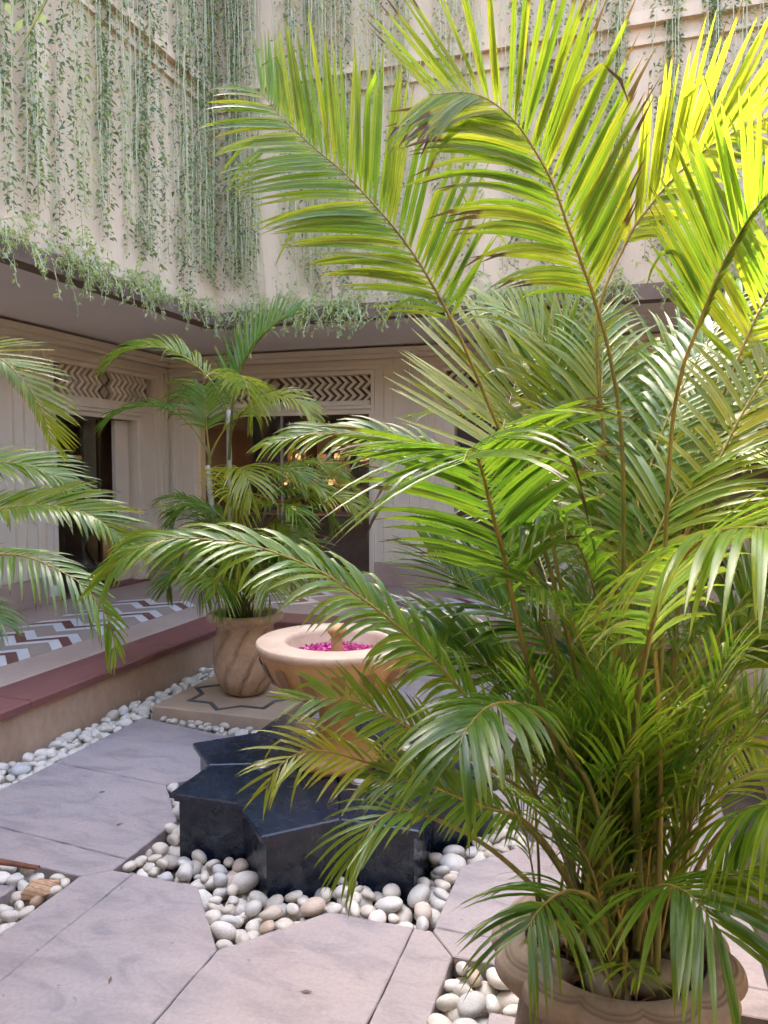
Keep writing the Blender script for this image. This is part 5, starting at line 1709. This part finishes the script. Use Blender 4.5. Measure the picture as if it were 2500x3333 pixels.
for (u, w, n, dk, zb) in [(-3.72, .10, 10, .55, 3.5), (-3.55, .07, 6, .6, 3.5), (-3.45, .06, 6, .4, 3.3), (-3.12, .05, 3, .4, 3.9), (-2.95, .1, 6, .35, 3.5), (-2.75, .08, 6, .25, 3.35), (-2.55, .1, 7, .2, 3.3), (-2.35, .08, 5, .2, 3.3), (-2.12, .1, 7, .35, 3.3), (-1.9, .08, 5, .3, 3.3), (-1.6, .15, 6, .4, 3.3), (-1.3, .12, 6, .5, 3.4), (-1.0, .1, 5, .5, 3.4), (-.7, .12, 8, .6, 3.4), (-.42, .1, 8, .7, 3.4), (-.1, .12, 8, .7, 3.4), (.2, .12, 9, .7, 3.4), (.5, .12, 9, .7, 3.4), (.85, .15, 9, .7, 3.4)]:
    for i in range(int(n * 1.26 + .5)):
        r = rv_.random()
        kind = 0 if r < dk * .82 else (1 if r < .78 else 2)
        vine('b', u + rv_.uniform(-w, w), rv_.uniform(.02, .10), min(3.95, zb + abs(rv_.normal(0, .35)) * (1.2 if rv_.random() < .3 else .4)), kind, rv_)

for i in range(30):
    vine('b', rv_.uniform(-3.3, -1.45), rv_.uniform(.02, .09), rv_.uniform(3.22, 3.5), 1 if rv_.random() < .45 else 2, rv_)


def fringe(name, P, u0, u1, n, label, seed):
    """tangle of short sprigs that piles up on the ledge and spills over it"""
    rd = np.random.default_rng(seed)
    V, F_, A = [], [], []
    SV, SF = [], []
    for i in range(n):
        u = rd.uniform(u0, u1)
        dens = .5 + .5 * math.sin(u * 5.7 + seed) * math.sin(u * 2.3 + 1)
        if rd.random() > .2 + .8 * dens:
            continue
        p = np.array([u, -abs(rd.normal(.03, .05)), rd.normal(3.19, .055)])
        d = unit(np.array([rd.normal(0, .7), -abs(rd.normal(.35, .3)), rd.normal(-.1, .5)]))
        Ls = rd.uniform(.10, .30) * (1.6 if rd.random() < .10 else 1)
        m = 5
        pts = [p]
        for j in range(m):
            d = unit(d + np.array([rd.normal(0, .12), 0, -.30]))
            pts.append(pts[-1] + d * Ls / m)
        pts = np.array(pts)
        W3 = np.array([P(*q) for q in pts])
        v, f, al = tube(W3, np.full(len(W3), .0022), 3)
        k = len(SV)
        SV += list(v)
        SF += [tuple(x + k for x in q) for q in f]
        nl = int(Ls / .016)
        for j in range(nl):
            t = rd.random() * m
            i0 = min(m - 1, int(t))
            c = W3[i0] + (W3[i0 + 1] - W3[i0]) * (t - i0)
            dd = unit(rd.normal(size=3) + np.array([0, 0, -.3]))
            L = rd.uniform(.022, .05)
            sd = unit(np.cross(dd, rd.normal(size=3))) * L * rd.uniform(.12, .22)
            m1 = c + dd * L * .5
            tip = c + unit(dd + np.array([0, 0, -.5])) * L
            k = len(V)
            V += [c, m1 + sd, tip, m1 - sd]
            F_ += [(k, k + 1, k + 2), (k, k + 2, k + 3)]
            A += [(0, rd.random(), float(np.clip(rd.normal(.5, .3), 0, 1)), 0)] * 4
    me = mesh('sprigs', SV, SF)
    set_lf(me, [(.7, .5, .5, 0)] * len(SV))
    root = link(name, me, 'vine_stem')
    me = mesh('leaves', V, F_)
    set_lf(me, A)
    flat_ac(me)
    tag(link('leaves', me, 'vine_pale', root), kind='stuff')
    tag(root, label, 'creeper', kind='stuff')


fringe('ledge_creeper', lambda u, d, z: (-3.84 - d, u, z), 1.5, 6.62, 620, 'tangle of pale creeper spilling over the ledge left of the corner', 3)
fringe('ledge_creeper', lambda u, d, z: (u, 6.62 + d, z), -3.82, 1.1, 700, 'tangle of pale creeper spilling over the ledge above the shop window', 4)

# loose twig that leans out from the vines at the top left
C_, _ = catmull([TWIG[0], TWIG[1], TWIG[2]], 8)
tw = tube_obj('leaning_twig', C_, np.linspace(.009, .004, len(C_)), 'petiole', None, 5)
tag(tw, 'thin brown twig with a few bright leaves leaning out at the top left', 'twig')
V, F_, A = [], [], []
for i, p in enumerate(TWIGL):
    p = np.array(p)
    d = unit(np.array([.5 - (i % 2), -.2, -.8]))
    sd = unit(np.cross(d, (.3, -1, 0))) * .022
    k = len(V)
    V += [p, p + d * .045 + sd, p + d * .11, p + d * .045 - sd]
    F_ += [(k, k + 1, k + 2), (k, k + 2, k + 3)]
    A += [(.2, .5, .9, 0)] * 4
me = mesh('twig_leaves', V, F_)
set_lf(me, A)
flat_ac(me)
link('leaves', me, 'vine_pale', tw)
